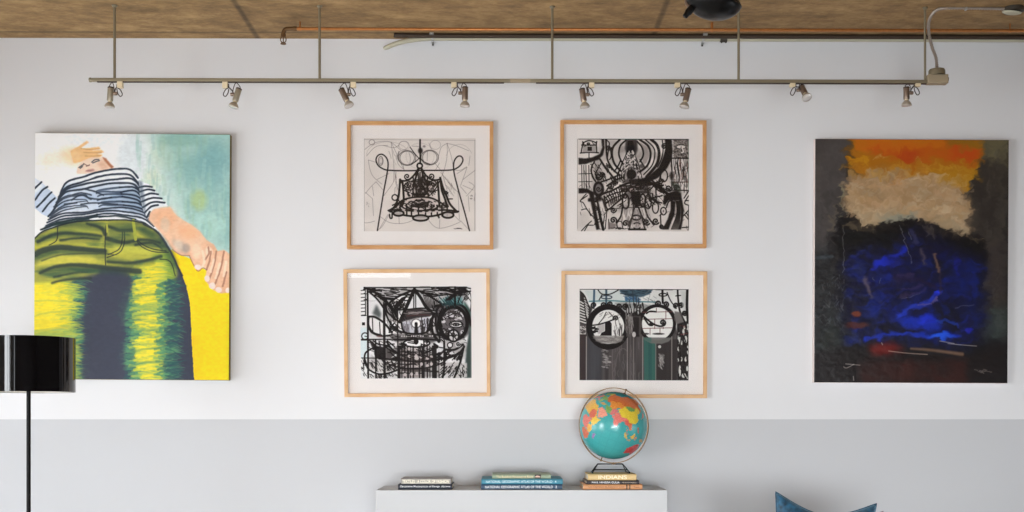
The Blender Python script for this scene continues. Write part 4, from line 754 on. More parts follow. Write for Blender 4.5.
structure('baseboard_back', G().box((XL, -.016, 0), (XR, 0, .1)), M['white'], bevel=.004)

# ================================================================== PICTURES ON THE WALL
def px_box(l, t, r, b, Y):
    p, q = at(l, t, Y), at(r, b, Y); return (p.x + q.x) / 2, (p.z + q.z) / 2, q.x - p.x, p.z - q.z
def framed(label, outer, art_px, A, wood, roll=0, tilt=0):
    D = .034; cx, cz, w, h = px_box(*outer, -D); ax, az, aw, ah = px_box(*art_px, -.02)
    r = thing('framed_drawing', (cx, -.001, cz), label, 'picture', 'framed drawings on the white wall', (tilt, roll, 0))
    if tilt: r.location.y = -.001 - abs(math.sin(tilt)) * h / 2
    fw = 3.6 * S(0); X, Z = w / 2, h / 2; x, z = X - fw, Z - fw; g = G(); rings = [(X, Z, 0), (X, Z, -D), (x, z, -D), (x, z, -.012), (x, z, 0)]
    v = []; f = []
    for (a, b, y) in rings: v += [(-a, y, -b), (a, y, -b), (a, y, b), (-a, y, b)]
    for i in range(len(rings)):
        j = (i + 1) % len(rings)
        for k in range(4): f.append((i*4 + k, i*4 + (k+1) % 4, j*4 + (k+1) % 4, j*4 + k))
    g.add(v, f).build('frame', wood, r, local=True, bevel=.0015)
    G().box((-x, -.012, -z), (x, -.004, z)).build('backing_board', M['backing'], r, local=True)
    G().box((-x, -.0165, -z), (x, -.012, z)).build('mat_board', M['mat_board'], r, local=True)
    H, W = A.X.shape; u = np.linspace(-aw/2, aw/2, W) + ax - cx; q = np.linspace(ah/2, -ah/2, H) + az - cz
    P = np.zeros((H, W, 3)); P[..., 0] = u[None, :]; P[..., 2] = q[:, None]; P[..., 1] = -.0175
    color_grid('drawing', P, A.linear(), M['ink'], r)
    G().box((-x + .0005, -.0262, -z + .0005), (x - .0005, -.0245, z - .0005)).build('glass', M['glass'], r, local=True)
    return r
framed('maple-framed ink drawing of a bell-shaped wire tower with two looping arms', (346.9, 121, 493.3, 248.9), (364, 138, 475.6, 231.4), drawing_bell(), M['maple_warm_lit'])
framed('maple-framed dense black ink drawing with concentric rings around a dark fan shape', (560.4, 120, 706.6, 247.7), (577, 138.6, 689, 231.4), drawing_gate(), M['maple_warm_lit'])
framed('pale maple-framed drawing of a dark crowded face with a single white eye', (344, 269, 490.2, 396.6), (360.6, 286.5, 471.4, 378.4), drawing_eye(), M['maple'], roll=-.006, tilt=.02)
framed('maple-framed drawing of large round spectacles above dark boards, behind the globe', (561.5, 271, 707.2, 398), (579.5, 289, 688.7, 380.4), drawing_spectacles(), M['maple'], roll=.002)

def canvas(label, px, A, m, edge, roll, tilt, gain, relief, side_name):
    D = .042; cx, cz, w, h = px_box(*px, -D)
    r = thing('canvas_picture', (cx, -.001 - abs(math.sin(tilt)) * h / 2, cz), label, 'painting', None, (tilt, roll, 0))
    G().box((-w/2, -D + .002, -h/2), (w/2, 0, h/2)).build('canvas_edge', edge, r, local=True, bevel=.003)
    H, W = A.X.shape; P = np.zeros((H, W, 3)); P[..., 0] = np.linspace(-w/2, w/2, W)[None, :] * .999; P[..., 2] = np.linspace(h/2, -h/2, H)[:, None] * .999
    lum = A.C.mean(2); n = A.noise(26, 20, 2); P[..., 1] = -D - relief * (n * .6 + np.clip(lum, 0, 1) * .6)
    e = np.minimum(np.minimum(np.arange(W)[None, :], np.arange(W)[::-1][None, :]), np.minimum(np.arange(H)[:, None], np.arange(H)[::-1][:, None])); P[..., 1][e == 0] = -D + .004
    color_grid('painted_canvas', P, A.linear(gain), m, r)
    return r
canvas('large canvas of a person in striped shirt and yellow-green trousers seen from below', (34.6, 133.6, 229.8, 379.6), canvas_figure(), M['paint'], M['edge_olive'], .007, .008, 1.16, .0006, 'right')
canvas('large dark abstract canvas with an orange and cream top over deep blue', (814.4, 139.2, 1008.2, 383), canvas_abstract(), M['gloss_paint'], M['edge_white'], .004, .004, .88, .0014, 'left')

# ================================================================== TRACK LIGHTING
YT = -.56; ST = S(YT)
tz = at(500, 80.9, YT).z
p0, p1 = at(91.5, 80.4, YT), at(928, 79.6, YT); c0, c1 = at(511, 80.2, YT), at(529.5, 80.2, YT)
tr = thing('lighting_track', (at(520, 80, YT).x, YT, CEIL), 'long horizontal satin nickel lighting track hung below the concrete ceiling', 'lighting track')
hh = 1.65 * ST
for a, b in ((p0.x, c0.x), (c1.x, p1.x)): G().box((a, YT - .011, tz - hh), (b, YT + .011, tz + hh)).build('rail', M['nickel'], tr, bevel=.002)
for a, b in ((p0.x + .03, at(504, 80, YT).x), (at(536, 80, YT).x, p1.x - .01)): G().box((a, YT - .0075, tz - hh - .004), (b, YT + .0075, tz - hh + .001)).build('slot', M['slot'], tr)
G().box((c0.x - .004, YT - .0125, tz - hh * .95), (c1.x + .004, YT + .0125, tz + hh * 1.02)).build('connector', M['feed'], tr, bevel=.002)
G().lathe([(0, 0), (.011, 0), (.0125, .004), (.0125, .010), (.009, .014), (0, .014)], (p0.x - .012, YT, tz), (1, 0, 0), 14).build('end_cap', M['nickel'], tr)
for px, r in ((114.6, 1.45), (319.6, 1.4), (552.2, 1.4), (738.6, 1.4), (925, 1.25)):
    x = at(px, 60, YT).x; rr = r * ST
    rod = G().tube([(x, YT, tz + hh - .002), (x, YT, CEIL)], rr * .92, 14).build('hanging_rod', M['nickel'], tr)
    G().lathe([(0, 0), (rr * 1.9, 0), (rr * 1.9, -.006), (rr * 1.1, -.012), (rr * .9, -.012)], (x, YT, CEIL), n=18).build('rod_flange', M['nickel'], rod)
# feed box with its round cap at the right-hand end of the track
a, b = at(926.8, 84.2, YT), at(947, 75.2, YT)
fb = G(); fb.box((a.x, YT - .024, a.z), (b.x, YT + .024, b.z)); fbo = fb.build('feed_box', M['feed'], tr, bevel=.004)
e = at(948, 79.2, YT); G().lathe([(0, 0), (.014, 0), (.012, .006), (0, .009)], (b.x, YT, e.z), (1, 0, 0), 14).build('end_knob', M['bronze'], fbo)
cpx = at(936.8, 75, YT); G().lathe([(.043, -.002), (.043, .022), (.039, .03), (.013, .031), (0, .031)], (cpx.x, YT, b.z), n=24).build('round_cap', M['nickel'], fbo)
# flexible conduit from the cap to the ceiling box
path = [(936.9, 69.4), (936, 58), (932.2, 47.5), (929.2, 35), (928.4, 25), (930.5, 17), (936, 10.5), (945, 8.2), (965, 8), (985, 8.3), (1004.5, 8.8)]
P = crom([at(x, y, YT) for x, y in path], 15); rs = [.0066 + (.0026 if i % 2 else 0) for i in range(len(P))]
fx = G(); fx.tube(P, rs, 10); fo = fx.build('flexible_conduit', M['flex'])
tag(fo, 'ribbed steel cable conduit curving from the track feed box to the ceiling', 'conduit')
q = at(1012.5, 8, YT); jb = thing('junction_box', (q.x, YT, CEIL), 'small round ceiling junction box at the end of the ribbed conduit', 'junction box')
G().lathe([(0, 0), (.052, 0), (.052, -.022), (.046, -.026), (0, -.026)], (q.x + .006, YT, CEIL), n=26).build('box_body', M['iron'], jb)
G().lathe([(0, 0), (.05, 0), (.047, -.006), (.03, -.012), (0, -.013)], (q.x - .008, YT - .01, CEIL - .026), (.12, -.2, 1), 26).build('cover_plate', M['conduit'], jb)
cl = at(966, 8, YT); G().box((cl.x - .005, YT - .012, cl.z - .012), (cl.x + .005, YT + .012, CEIL)).build('strap', M['steel'], jb, bevel=.002)

spots = [  # clip, body top, body bottom, bulb centre (pixels), aim towards the room, how it looks
    ((120.3, 85), (110.8, 87.6), (110, 101), (109.6, 104.6), .0, 'nickel track spotlight nearest the free left end of the track, pointing straight down'),
    ((225.3, 85), (238.9, 89), (235.4, 101.8), (233.2, 106), .12, 'nickel track spotlight tilted down-left, right of the striped-shirt canvas'),
    ((353.4, 84.6), (341.4, 89.5), (347.3, 101.6), (350.2, 105.6), .2, 'nickel track spotlight tilted down-right above the drawing of a wire bell tower'),
    ((454, 84.4), (465.1, 87.4), (464.9, 100), (464.6, 104), .0, 'nickel track spotlight hanging straight down over the bell tower drawing, near its right frame side'),
    ((591.6, 84.6), (582, 89.2), (583.9, 101.4), (585, 105.8), .05, 'nickel track spotlight slightly tilted, over the left part of the concentric rings drawing'),
    ((677.2, 84.4), (688.3, 89), (685.2, 101.6), (682.6, 105.2), .1, 'nickel track spotlight tilted down-left over the right part of the concentric rings drawing'),
    ((792.4, 84), (801.7, 87), (804, 98.4), (805, 101.8), .75, 'nickel track spotlight whose round bright bulb faces into the room'),
    ((917.5, 83.6), (906.4, 87.6), (906.5, 99.4), (906.6, 103.8), .0, 'nickel track spotlight beside the feed box, hanging straight down')]
for (clip, bt, bb, bu, aim, label) in spots:
    c = at(*clip, YT); s_ = 1 if bt[0] > clip[0] else -1
    t = thing('track_spotlight', (c.x, YT, tz - hh), label, 'spotlight', 'spotlights clipped to the track')
    ax, az = c.x, c.z
    G().box((c.x - 2.7 * ST, YT - .013, c.z - 3.1 * ST), (c.x + 2.7 * ST, YT + .013, tz - hh - .001)).build('adapter', M['cream'], t, bevel=.002)
    def rel(dx, dy, y=0): return Vector((ax + s_ * dx * ST, YT + y, az - dy * ST))
    Tp, Bp = at(*bt, YT), at(*bb, YT); d = (Bp - Tp); d.y = 0; L_ = d.length; d.normalize(); d = (d + Vector((0, -aim, 0))).normalized(); Lb = L_ * (1.0 if aim < .5 else .95)
    R0 = 3.05 * ST
    w = G(); w.tube(crom([rel(3.2, -1), rel(3.3, 2.5), rel(.2, 4.6), rel(-2.0, 9.4), rel(.2, 11.4), rel(2.6, 8), rel(3.4, 4)], 6), .0026, 8); w.build('cable_loop', M['wire'], t)
    pv = Tp + d * (Lb * .45); side = Vector((-s_, 0, 0)); kn = pv + side * (R0 + 1.6 * ST)
    arm = G(); arm.tube(crom([rel(2.6, 1.5), rel(4.2, 3), kn + Vector((s_ * .2 * ST, 0, 3 * ST)), kn], 6), .0032, 8); arm.build('arm', M['wire'], t)
    k = G(); k.lathe([(0, -.011), (.008, -.011), (.0095, -.006), (.0095, .008), (.006, .014), (0, .014)], kn, (-side.x, 0, 0), 14); k.build('knuckle', M['bronze'], t)
    wl = G(); tp = Tp + Vector((0, 0, .001)); wl.tube(crom([kn + Vector((s_ * .5 * ST, -.004, 0)), kn + Vector((s_ * .8 * ST, -.004, 5 * ST)), Vector(((kn.x + tp.x) / 2 + s_ * .3 * ST, YT - .004, tz - hh - .006)), tp + Vector((s_ * 1.2 * ST, 0, 1.8 * ST)), tp + d * .004], 7), .0022, 8); wl.build('lead_wire', M['wire'], t)
    bo = G(); bo.lathe([(0, 0), (R0 * .8, 0), (R0 * .95, .002), (R0, .006), (R0, Lb * .93), (R0 * .9, Lb), (R0 * .6, Lb), (0, Lb)], Tp, d, 22); body = bo.build('barrel', M['bronze'] if clip[0] > 300 else M['barrel'], t)
    G().lathe([(R0 * .98, .004), (R0 * 1.04, .0), (R0 * .9, -.003), (R0 * .3, -.0035), (0, -.0035)], Tp, d, 22).build('end_plate', M['slot'], body)
    E = Tp + d * Lb; rb = 5.0 * ST
    G().lathe([(R0 * .62, -.001), (R0 * .66, .004), (R0 * .66, .007), (R0 * .4, .008)], E, d, 20).build('collar', M['cream'], t)
    bulb = G(); bulb.lathe([(R0 * .5, .004), (R0 * .7, .007), (rb * .72, .014), (rb * .93, .022), (rb, .030), (rb, .033), (rb * .93, .034)], E, d, 26).build('bulb', M['dome'], t)
    G().lathe([(rb * .94, .0325), (rb * .7, .035), (rb * .35, .0365), (0, .037)], E, d, 26).build('lens', M['reflector'], t)

# ================================================================== PIPES UNDER THE CEILING
YC = -.3; SC = S(YC); zc = at(500, 29.4, YC).z
xa, xb = at(289.5, 29, YC).x, XR
cp = thing('copper_pipe', (xa, YC, zc), 'thin copper sprinkler pipe running along the concrete ceiling', 'pipe')
G().tube([(xa, YC, zc), (xa + .8, YC, zc - .0005), (2, YC, zc + .0005), (xb, YC, zc)], 1.6 * SC, 14).build('pipe', M['copper'], cp)
el = G(); el.tube(crom([(xa + .03, YC, zc), (xa + .005, YC, zc), (xa - .022, YC, zc - .004), (xa - .033, YC, zc - .022), (xa - .034, YC, zc - .034)], 6), 2.1 * SC, 14); el.build('elbow', M['brass_dark'], cp)
G().lathe([(.0, -.004), (.0135, -.004), (.0135, .012), (0, .012)], (xa + .028, YC, zc), (1, 0, 0), 16).build('coupling', M['brass_dark'], cp)
hx, hz = xa - .034, zc - .034
hd = G(); hd.lathe([(0, .004), (.014, .004), (.014, -.008), (.009, -.012), (0, -.012)], (hx, YC, hz), n=16)
for s_ in (-1, 1): hd.tube(crom([(hx + s_ * .008, YC, hz - .008), (hx + s_ * .015, YC, hz - .022), (hx + s_ * .012, YC, hz - .036), (hx, YC, hz - .045)], 6), .0028, 8)
hd.tube([(hx, YC, hz - .012), (hx, YC, hz - .04)], .003, 8); hd.lathe([(0, 0), (.013, 0), (.0155, -.003), (.0155, -.006), (0, -.005)], (hx, YC, hz - .044), n=18); hd.build('sprinkler_head', M['brass_dark'], cp)
for px in (712, 300, 1010):
    x = at(px, 29, YC).x; hg = G(); hg.tube([(x, YC, zc), (x, YC, CEIL)], .004 if px != 712 else .0075, 8); hg.tube([(x - .006, YC, zc), (x + .006, YC, zc)], 2.0 * SC, 14); hg.build('pipe_hanger', M['copper'], cp)
YK = -.036; zk = at(560, 38.6, YK).z; rk = .0135
cd = thing('wall_conduit', (at(700, 38, 0).x, YK, zk), 'pale steel conduit along the top edge of the wall, curving into the wall', 'conduit')
bend = [at(384.5, 48.6, .01), at(389.5, 46.2, -.008), at(396, 43.6, -.02), at(404, 41.4, -.03), at(415, 39.6, YK)]
cg = G(); cg.tube(crom(bend + [Vector((at(430, 38, YK).x, YK, zk)), Vector((at(440, 38, YK).x, YK, zk)), Vector((1, YK, zk)), Vector((XR, YK, zk))], 8), rk, 16); cg.build('tube', M['conduit'], cd)
for px in (432.5, 703):
    x = at(px, 38, YK).x; k = G(); k.tube([(x - .006, YK, zk), (x + .006, YK, zk)], rk * 1.12, 18); k.box((x - .006, YK, zk - .023), (x + .006, 0, zk - .0205)); k.box((x - .006, -.004, zk - .034), (x + .006, 0, zk - .01)); co = k.build('strap_clamp', M['steel'], cd, bevel=.001)
    k = G(); k.box((x - .012, -.125, CEIL - .006), (x + .012, -.04, CEIL)); k.box((x - .012, -.125, CEIL - .012), (x + .012, -.108, CEIL - .004)); k.build('clamp_plate', M['steel'], co, bevel=.001)
    G().lathe([(0, 0), (.005, 0), (.005, .003), (0, .004)], (x, -.004, zk - .028), (0, -1, 0), 10).build('screw', M['iron'], co)
x = at(723.5, 38, YK).x; k = G(); k.tube([(x - .02, YK, zk), (x - .0195, YK, zk), (x + .0195, YK, zk), (x + .02, YK, zk)], [rk * 1.05, rk * 1.35, rk * 1.35, rk * 1.05], 18)
for s_ in (-1, 1): k.lathe([(0, 0), (.0045, 0), (.0045, .008), (0, .009)], (x + s_ * .012, YK - .006, zk - rk * 1.2), (0, -.4, -1), 10)
k.build('coupling', M['iron'], cd)

ypx = -.1; dz = CEIL - .0125; dg = G(); dg.tube(crom([(at(398, 34, ypx).x, ypx + .02, CEIL + .004), (at(406, 34, ypx).x, ypx, CEIL - .006), (at(416, 34, ypx).x, ypx, dz), (1, ypx, dz), (XR, ypx, dz)], 6), .0125, 14)  # dark tube added in place of the shadow band above the conduit
tag(dg.build('shadow_strip', M['shadow_strip']), 'dark brown strip standing in for the shadow between the copper pipe and pale conduit', 'pipe')

# ================================================================== BLACK CEILING LAMP
YP = -1.6; SP = S(YP); pc = at(713.3, 3.2, YP)
pl = thing('ceiling_lamp', (pc.x, YP, CEIL), 'black saucer-shaped lamp hanging from the ceiling at the top edge', 'lamp')
q = Vector((math.sin(math.radians(10.5)), -.1, math.cos(math.radians(10.5)))).normalized(); A_, B_ = 28.2 * SP, 15.8 * SP
pr = [(0, -B_)] + [(A_ * math.sin(t) ** .92, -B_ * math.cos(t) ** 1.25) for t in [i * PI / 2 / 14 for i in range(1, 14)]] + [(A_, 0)]
pr2 = [(r_ * .99, -z_ * .9) for r_, z_ in reversed(pr[:-1])]
sh = G().lathe(pr + pr2, pc, q, 44).build('shade', M['black'], pl)
G().lathe([(A_ * .985, -.003), (A_ * 1.012, -.001), (A_ * 1.012, .002), (A_ * .985, .004)], pc, q, 44).build('rim', M['black'], sh)
k0, k1 = at(691.5, 9, YP), at(684.3, 18, YP); dk = (k1 - k0).normalized(); kl = (k1 - k0).length
kk = G(); kk.lathe([(0, -.012), (.012, -.012), (.0165, 0), (.0165, kl * .55), (.0125, kl * .75), (.0125, kl), (.008, kl * 1.08), (0, kl * 1.08)], k0 + Vector((0, -.02, 0)), dk, 18).build('adjusting_knob', M['black'], pl)
st = G(); st.tube(crom([k0 + Vector((0, -.02, 0)), at(687, 4, YP), at(687.5, -8, YP), at(692, -24, YP), Vector((pc.x - .05, YP, CEIL - .2)), Vector((pc.x - .05, YP, CEIL))], 8), .0085, 12).build('stem', M['bronze'], pl)
G().lathe([(0, 0), (.06, 0), (.058, -.02), (.012, -.03), (0, -.03)], (pc.x - .05, YP, CEIL), n=28).build('ceiling_rose', M['black'], pl)
st2 = G(); st2.tube([pc + Vector((0, 0, B_ * .8)), Vector((pc.x, YP, CEIL))], .004, 8).build('cord', M['rubber'], pl)

# ================================================================== FLOOR LAMP
YL = -1.2; SL = S(YL); sc = at(28.6, 363, YL); R = 44.4 * SL; zt, zb = at(28, 338.0, YL).z, at(28, 392.2, YL).z
fl = thing('floor_lamp', (sc.x, YL, 0), 'black floor lamp with a glossy drum shade in front of the striped-shirt canvas', 'lamp')
G().lathe([(R, zb), (R, zt), (R - .003, zt), (R - .003, zb), (R, zb)], (sc.x, YL, 0), n=96).build('lamp_shade', M['gloss'], fl)
G().lathe([(R - .0035, zb + .002), (R - .0035, zt - .002)], (sc.x, YL, 0), n=64).build('shade_lining', M['shade_in'], fl)
G().lathe([(0, 0), (.15, 0), (.15, .012), (.14, .02), (.02, .026), (0, .026)], (sc.x, YL, 0), n=48).build('base', M['black'], fl)
G().tube([(sc.x, YL, .02), (sc.x, YL, zt - .09)], .0098, 18).build('pole', M['rubber'], fl)
sp = G(); z_ = zt - .03
for k in range(3):
    a = k * 2 * PI / 3 + .4; sp.tube([(sc.x, YL, zt - .1), (sc.x + (R - .003) * math.cos(a), YL + (R - .003) * math.sin(a), z_)], .0022, 8)
sp.build('shade_spider', M['steel'], fl)
G().lathe([(0, -.1), (.016, -.1), (.016, -.05), (.03, -.02), (.03, .01), (.018, .035), (0, .04)], (sc.x, YL, zt - .06), n=20).build('bulb', M['shade_in'], fl)

# ================================================================== CABINET, BOOKS, GLOBE
YB = -.42; zt = at(520, 490.0, YB).z; xl, xr = at(376, 500, YB).x, at(667.6, 500, YB).x
cab = thing('cabinet', ((xl + xr) / 2, YB / 2, 0), 'low pale grey lacquered cabinet against the wall below the framed drawings', 'cabinet')
G().box((xl, YB, .06), (xr, -.004, zt)).build('body', M['grey_lacquer'], cab, bevel=.003)
G().box((xl + .03, YB + .04, 0), (xr - .03, -.02, .06)).build('plinth', M['iron'], cab)
n = 3; wd = (xr - xl - .03) / n
for i in range(n):
    a = xl + .015 + i * wd; d_ = G().box((a + .002, YB - .018, .08), (a + wd - .002, YB - .001, zt - .17)).build('door', M['grey_lacquer'], cab, bevel=.002)
    G().lathe([(0, 0), (.006, 0), (.006, .014), (.011, .018), (.011, .022), (0, .024)], (a + wd - .05, YB - .018, zt - .3), (0, -1, 0), 16).build('knob', M['steel'], d_)

def lettering(s, m, parent, x0, x1, z0, z1, y, bold=0.0):
    cu = bpy.data.curves.new('lettering', 'FONT'); cu.body = s; cu.size = 1; cu.extrude = .012; cu.offset = bold; cu.resolution_u = 3
    o = bpy.data.objects.new('lettering_source', cu); C.objects.link(o); bpy.context.view_layer.update()
    me = bpy.data.meshes.new_from_object(o.evaluated_get(bpy.context.evaluated_depsgraph_get())); bpy.data.objects.remove(o); bpy.data.curves.remove(cu)
    vs = [v.co.copy() for v in me.vertices]; ax = min(v.x for v in vs); bx = max(v.x for v in vs); ay = min(v.y for v in vs); by = max(v.y for v in vs)
    off = parent_world(parent)
    for v in me.vertices:
        c = v.co; v.co = Vector((x0 + (c.x - ax) / (bx - ax) * (x1 - x0), y - (.0004 if c.z > 0 else 0), z0 + (c.y - ay) / (by - ay) * (z1 - z0))) - off
    me.materials.clear(); me.materials.append(m); t = bpy.data.objects.new('spine_lettering', me); C.objects.link(t); t.parent = parent; return t
def book(label, l, r, z, h, depth, cover, back=None, group=None, yaw=0, round_spine=True, yf=None):
    """lies flat, spine to the room; returns its root and the measures for lettering"""
    yf = YB + .035 if yf is None else yf; x0, x1 = at(l, 485, yf).x, at(r, 485, yf).x; cx = (x0 + x1) / 2
    b = thing('book', (cx, yf + depth / 2, z), label, 'book', group)
    t = .0032; g = G(); n = 8
    # one wrap-around case: back board, rounded spine, front board
    prof = [(yf + depth, 0)] + [(yf + .010 - .010 * math.sin(PI * i / n) if round_spine else yf, h * (0.5 - 0.5 * math.cos(PI * i / n)) if round_spine else h * i / n) for i in range(n + 1)] + [(yf + depth, h)]
    inn = [(yf + depth, t)] + [(yf + .010 + t - .010 * math.sin(PI * i / n) if round_spine else yf + t, t + (h - 2*t) * (0.5 - 0.5 * math.cos(PI * i / n)) if round_spine else t + (h - 2*t) * i / n) for i in range(n + 1)] + [(yf + depth, h - t)]
    v = []; m_ = len(prof)
    for X in (x0, x1):
        for (y, q) in prof: v.append((X, y, z + q))
        for (y, q) in inn: v.append((X, y, z + q))
    f = []; N2 = 2 * m_
    for i in range(m_ - 1):
        f += [(i, i+1, N2+i+1, N2+i), (m_+i, N2+m_+i, N2+m_+i+1, m_+i+1), (i, m_+i, m_+i+1, i+1), (N2+i, N2+i+1, N2+m_+i+1, N2+m_+i)]
    f += [(0, N2, N2+m_, m_), (m_-1, 2*m_-1, N2+2*m_-1, N2+m_-1)]
    g.add(v, f).build('cover', cover, b)
    G().box((x0 + .003, yf + .011 + t, z + t), (x1 - .003, yf + depth - .005, z + h - t)).build('pages', M['pages'], b)
    return b, x0, x1, yf, z, h
LT = dict(cream=mat('cream_lettering', (250, 244, 224), .6, vary=.01), white=mat('white_lettering', (240, 242, 245), .6, vary=.01), ice=mat('ice_blue_lettering', (206, 236, 242), .6, vary=.01), sand=mat('sand_lettering', (236, 218, 176), .6, vary=.01), brown=mat('brown_lettering', (152, 92, 50), .6, vary=.02), ivory=mat('ivory_lettering', (250, 240, 208), .6, vary=.01), dark=mat('dark_label', (42, 36, 32), .6, vary=.02), gold=mat('gold_lettering', (206, 190, 170), .6, vary=.02))
yf = YB + .03; SB = S(yf)
def stack(z, hs): 
    out = []
    for h in hs: out.append(z); z += h
    return out
# left stack
h1, h2 = 5.4 * SB, 7.1 * SB
b, x0, x1, y, z, h = book('dark navy book with white spine writing, under the grey one left on the cabinet', 398, 452.2, zt, h1, .27, cloth('navy_cloth', (40, 46, 58)), group='books on the cabinet', yf=yf)
lettering('Decorative Masterpieces of Design  Abrams', LT['white'], b, x0 + .012, x1 - .012, z + h * .36, z + h * .82, y - .0003, .004)
b, x0, x1, y, z, h = book('grey book with bold cream spine capitals lying on a navy book', 400.8, 451.2, zt + h1, h2 * .8, .25, cloth('grey_cloth', (150, 147, 148)), group='books on the cabinet', yf=yf + .004)
G().box((x0 + .004, y - .0012, z + h * .08), (x1 - .006, y + .0006, z + h * .92)).build('spine_label', cloth('stone_label', (166, 161, 152)), b)
lettering('TEXTILES : A COLOR OF FASHION', LT['cream'], b, x0 + .008, x1 - .012, z + h * .2, z + h * .8, y - .0013, .02)
# atlases
h1, h2, h3 = 5.3 * SB, 5.9 * SB, 5.0 * SB
b, x0, x1, y, z, h = book('dark slate-blue atlas at the bottom of the middle stack', 481, 562.4, zt, h1, .33, cloth('slate_blue_cloth', (58, 82, 106)), group='books on the cabinet', yf=yf)
lettering('NATIONAL GEOGRAPHIC ATLAS OF THE WORLD   2', LT['white'], b, x0 + .022, x1 - .03, z + h * .26, z + h * .76, y - .0003, .012)
b, x0, x1, y, z, h = book('brighter teal-blue atlas in the middle of the three-book stack', 481.4, 562.8, zt + h1, h2 * .93, .33, cloth('teal_blue_cloth', (70, 138, 160)), group='books on the cabinet', yf=yf)
lettering('NATIONAL GEOGRAPHIC ATLAS OF THE WORLD   4', LT['ice'], b, x0 + .025, x1 - .035, z + h * .26, z + h * .74, y - .0003, .012)
b, x0, x1, y, z, h = book('sage green book lying on top of the two blue atlases', 492.2, 551, zt + h1 + h2 * .93, h3 * .92, .24, cloth('sage_cloth', (150, 164, 140)), group='books on the cabinet', yf=yf + .006)
lettering('The Buddhist Renaissance Book', LT['sand'], b, x0 + .022, x0 + .022 + 37 * SB, z + h * .22, z + h * .72, y - .0003, .012)
lx = at(537.8, 480, y).x; G().box((lx - 3.1 * SB, y - .0012, z + h * .1), (lx + 3.1 * SB, y + .0006, z + h * .93)).build('spine_label', LT['dark'], b); G().add([(lx - 2.6*SB, y - .0016, z + h*.32), (lx + 2.6*SB, y - .0016, z + h*.32), (lx + 2.4*SB, y - .0016, z + h*.52), (lx + .3*SB, y - .0016, z + h*.72), (lx - 1.8*SB, y - .0016, z + h*.66), (lx - 2.6*SB, y - .0016, z + h*.48)], [(0, 1, 2, 3, 4, 5)]).build('label_picture', cloth('pale_rose_ink', (224, 190, 170)), b)
# globe stack
h1, h2, h3 = 5.2 * SB, 4.0 * SB, 6.2 * SB
b, x0, x1, y, z, h = book('tan orange book at the bottom of the stack under the globe', 583.2, 642.4, zt, h1, .3, cloth('tan_cloth', (216, 158, 112)), group='books on the cabinet', yf=yf)
lettering('Los Caprichos de Francisco Goya', LT['brown'], b, x0 + .03, x0 + 41 * SB, z + h * .3, z + h * .74, y - .0003, .006)
for px in (626.8, 629.8):
    k = at(px, 485, y).x; G().box((k - .5 * SB, y - .0012, z + h * .04), (k + .5 * SB, y + .0008, z + h * .96)).build('spine_band', LT['dark'], b)
lettering('Prado', LT['brown'], b, x0 + 51 * SB, x0 + 57 * SB, z + h * .36, z + h * .66, y - .0003, .004)
b, x0, x1, y, z, h = book('thin black book between the tan and the yellow one under the globe', 586.6, 639.4, zt + h1, h2, .28, cloth('black_cloth', (52, 48, 52)), group='books on the cabinet', yf=yf + .002)
lettering('PAUL VENEZIA GULIA', LT['white'], b, x0 + 5.2 * SB, x0 + 33 * SB, z + h * .25, z + h * .74, y - .0003, .015); lettering('Musée d\'art moderne', LT['gold'], b, x0 + 36 * SB, x0 + 50 * SB, z + h * .3, z + h * .66, y - .0003, 0)
b, x0, x1, y, z, h = book('cream yellow book with large capitals directly under the globe', 588, 636.4, zt + h1 + h2, h3, .27, cloth('straw_cloth', (222, 192, 136)), group='books on the cabinet', yf=yf + .004)
lettering('INDIANS', LT['ivory'], b, x0 + 10.5 * SB, x0 + 39 * SB, z + h * .2, z + h * .84, y - .0004, .015)
ztop = zt + h1 + h2 + h3

YG = -.225; SG = S(YG); gc = at(613.4, 425.4, YG); GR_ = 33.8 * SG
gl = thing('globe', (gc.x, YG, ztop), 'turquoise world globe in a brass ring on a black wire stand', 'globe')
ang = math.radians(18.5); axis = Matrix.Rotation(ang, 3, 'Y') @ Matrix.Rotation(.2, 3, 'X') @ Vector((0, 0, 1))
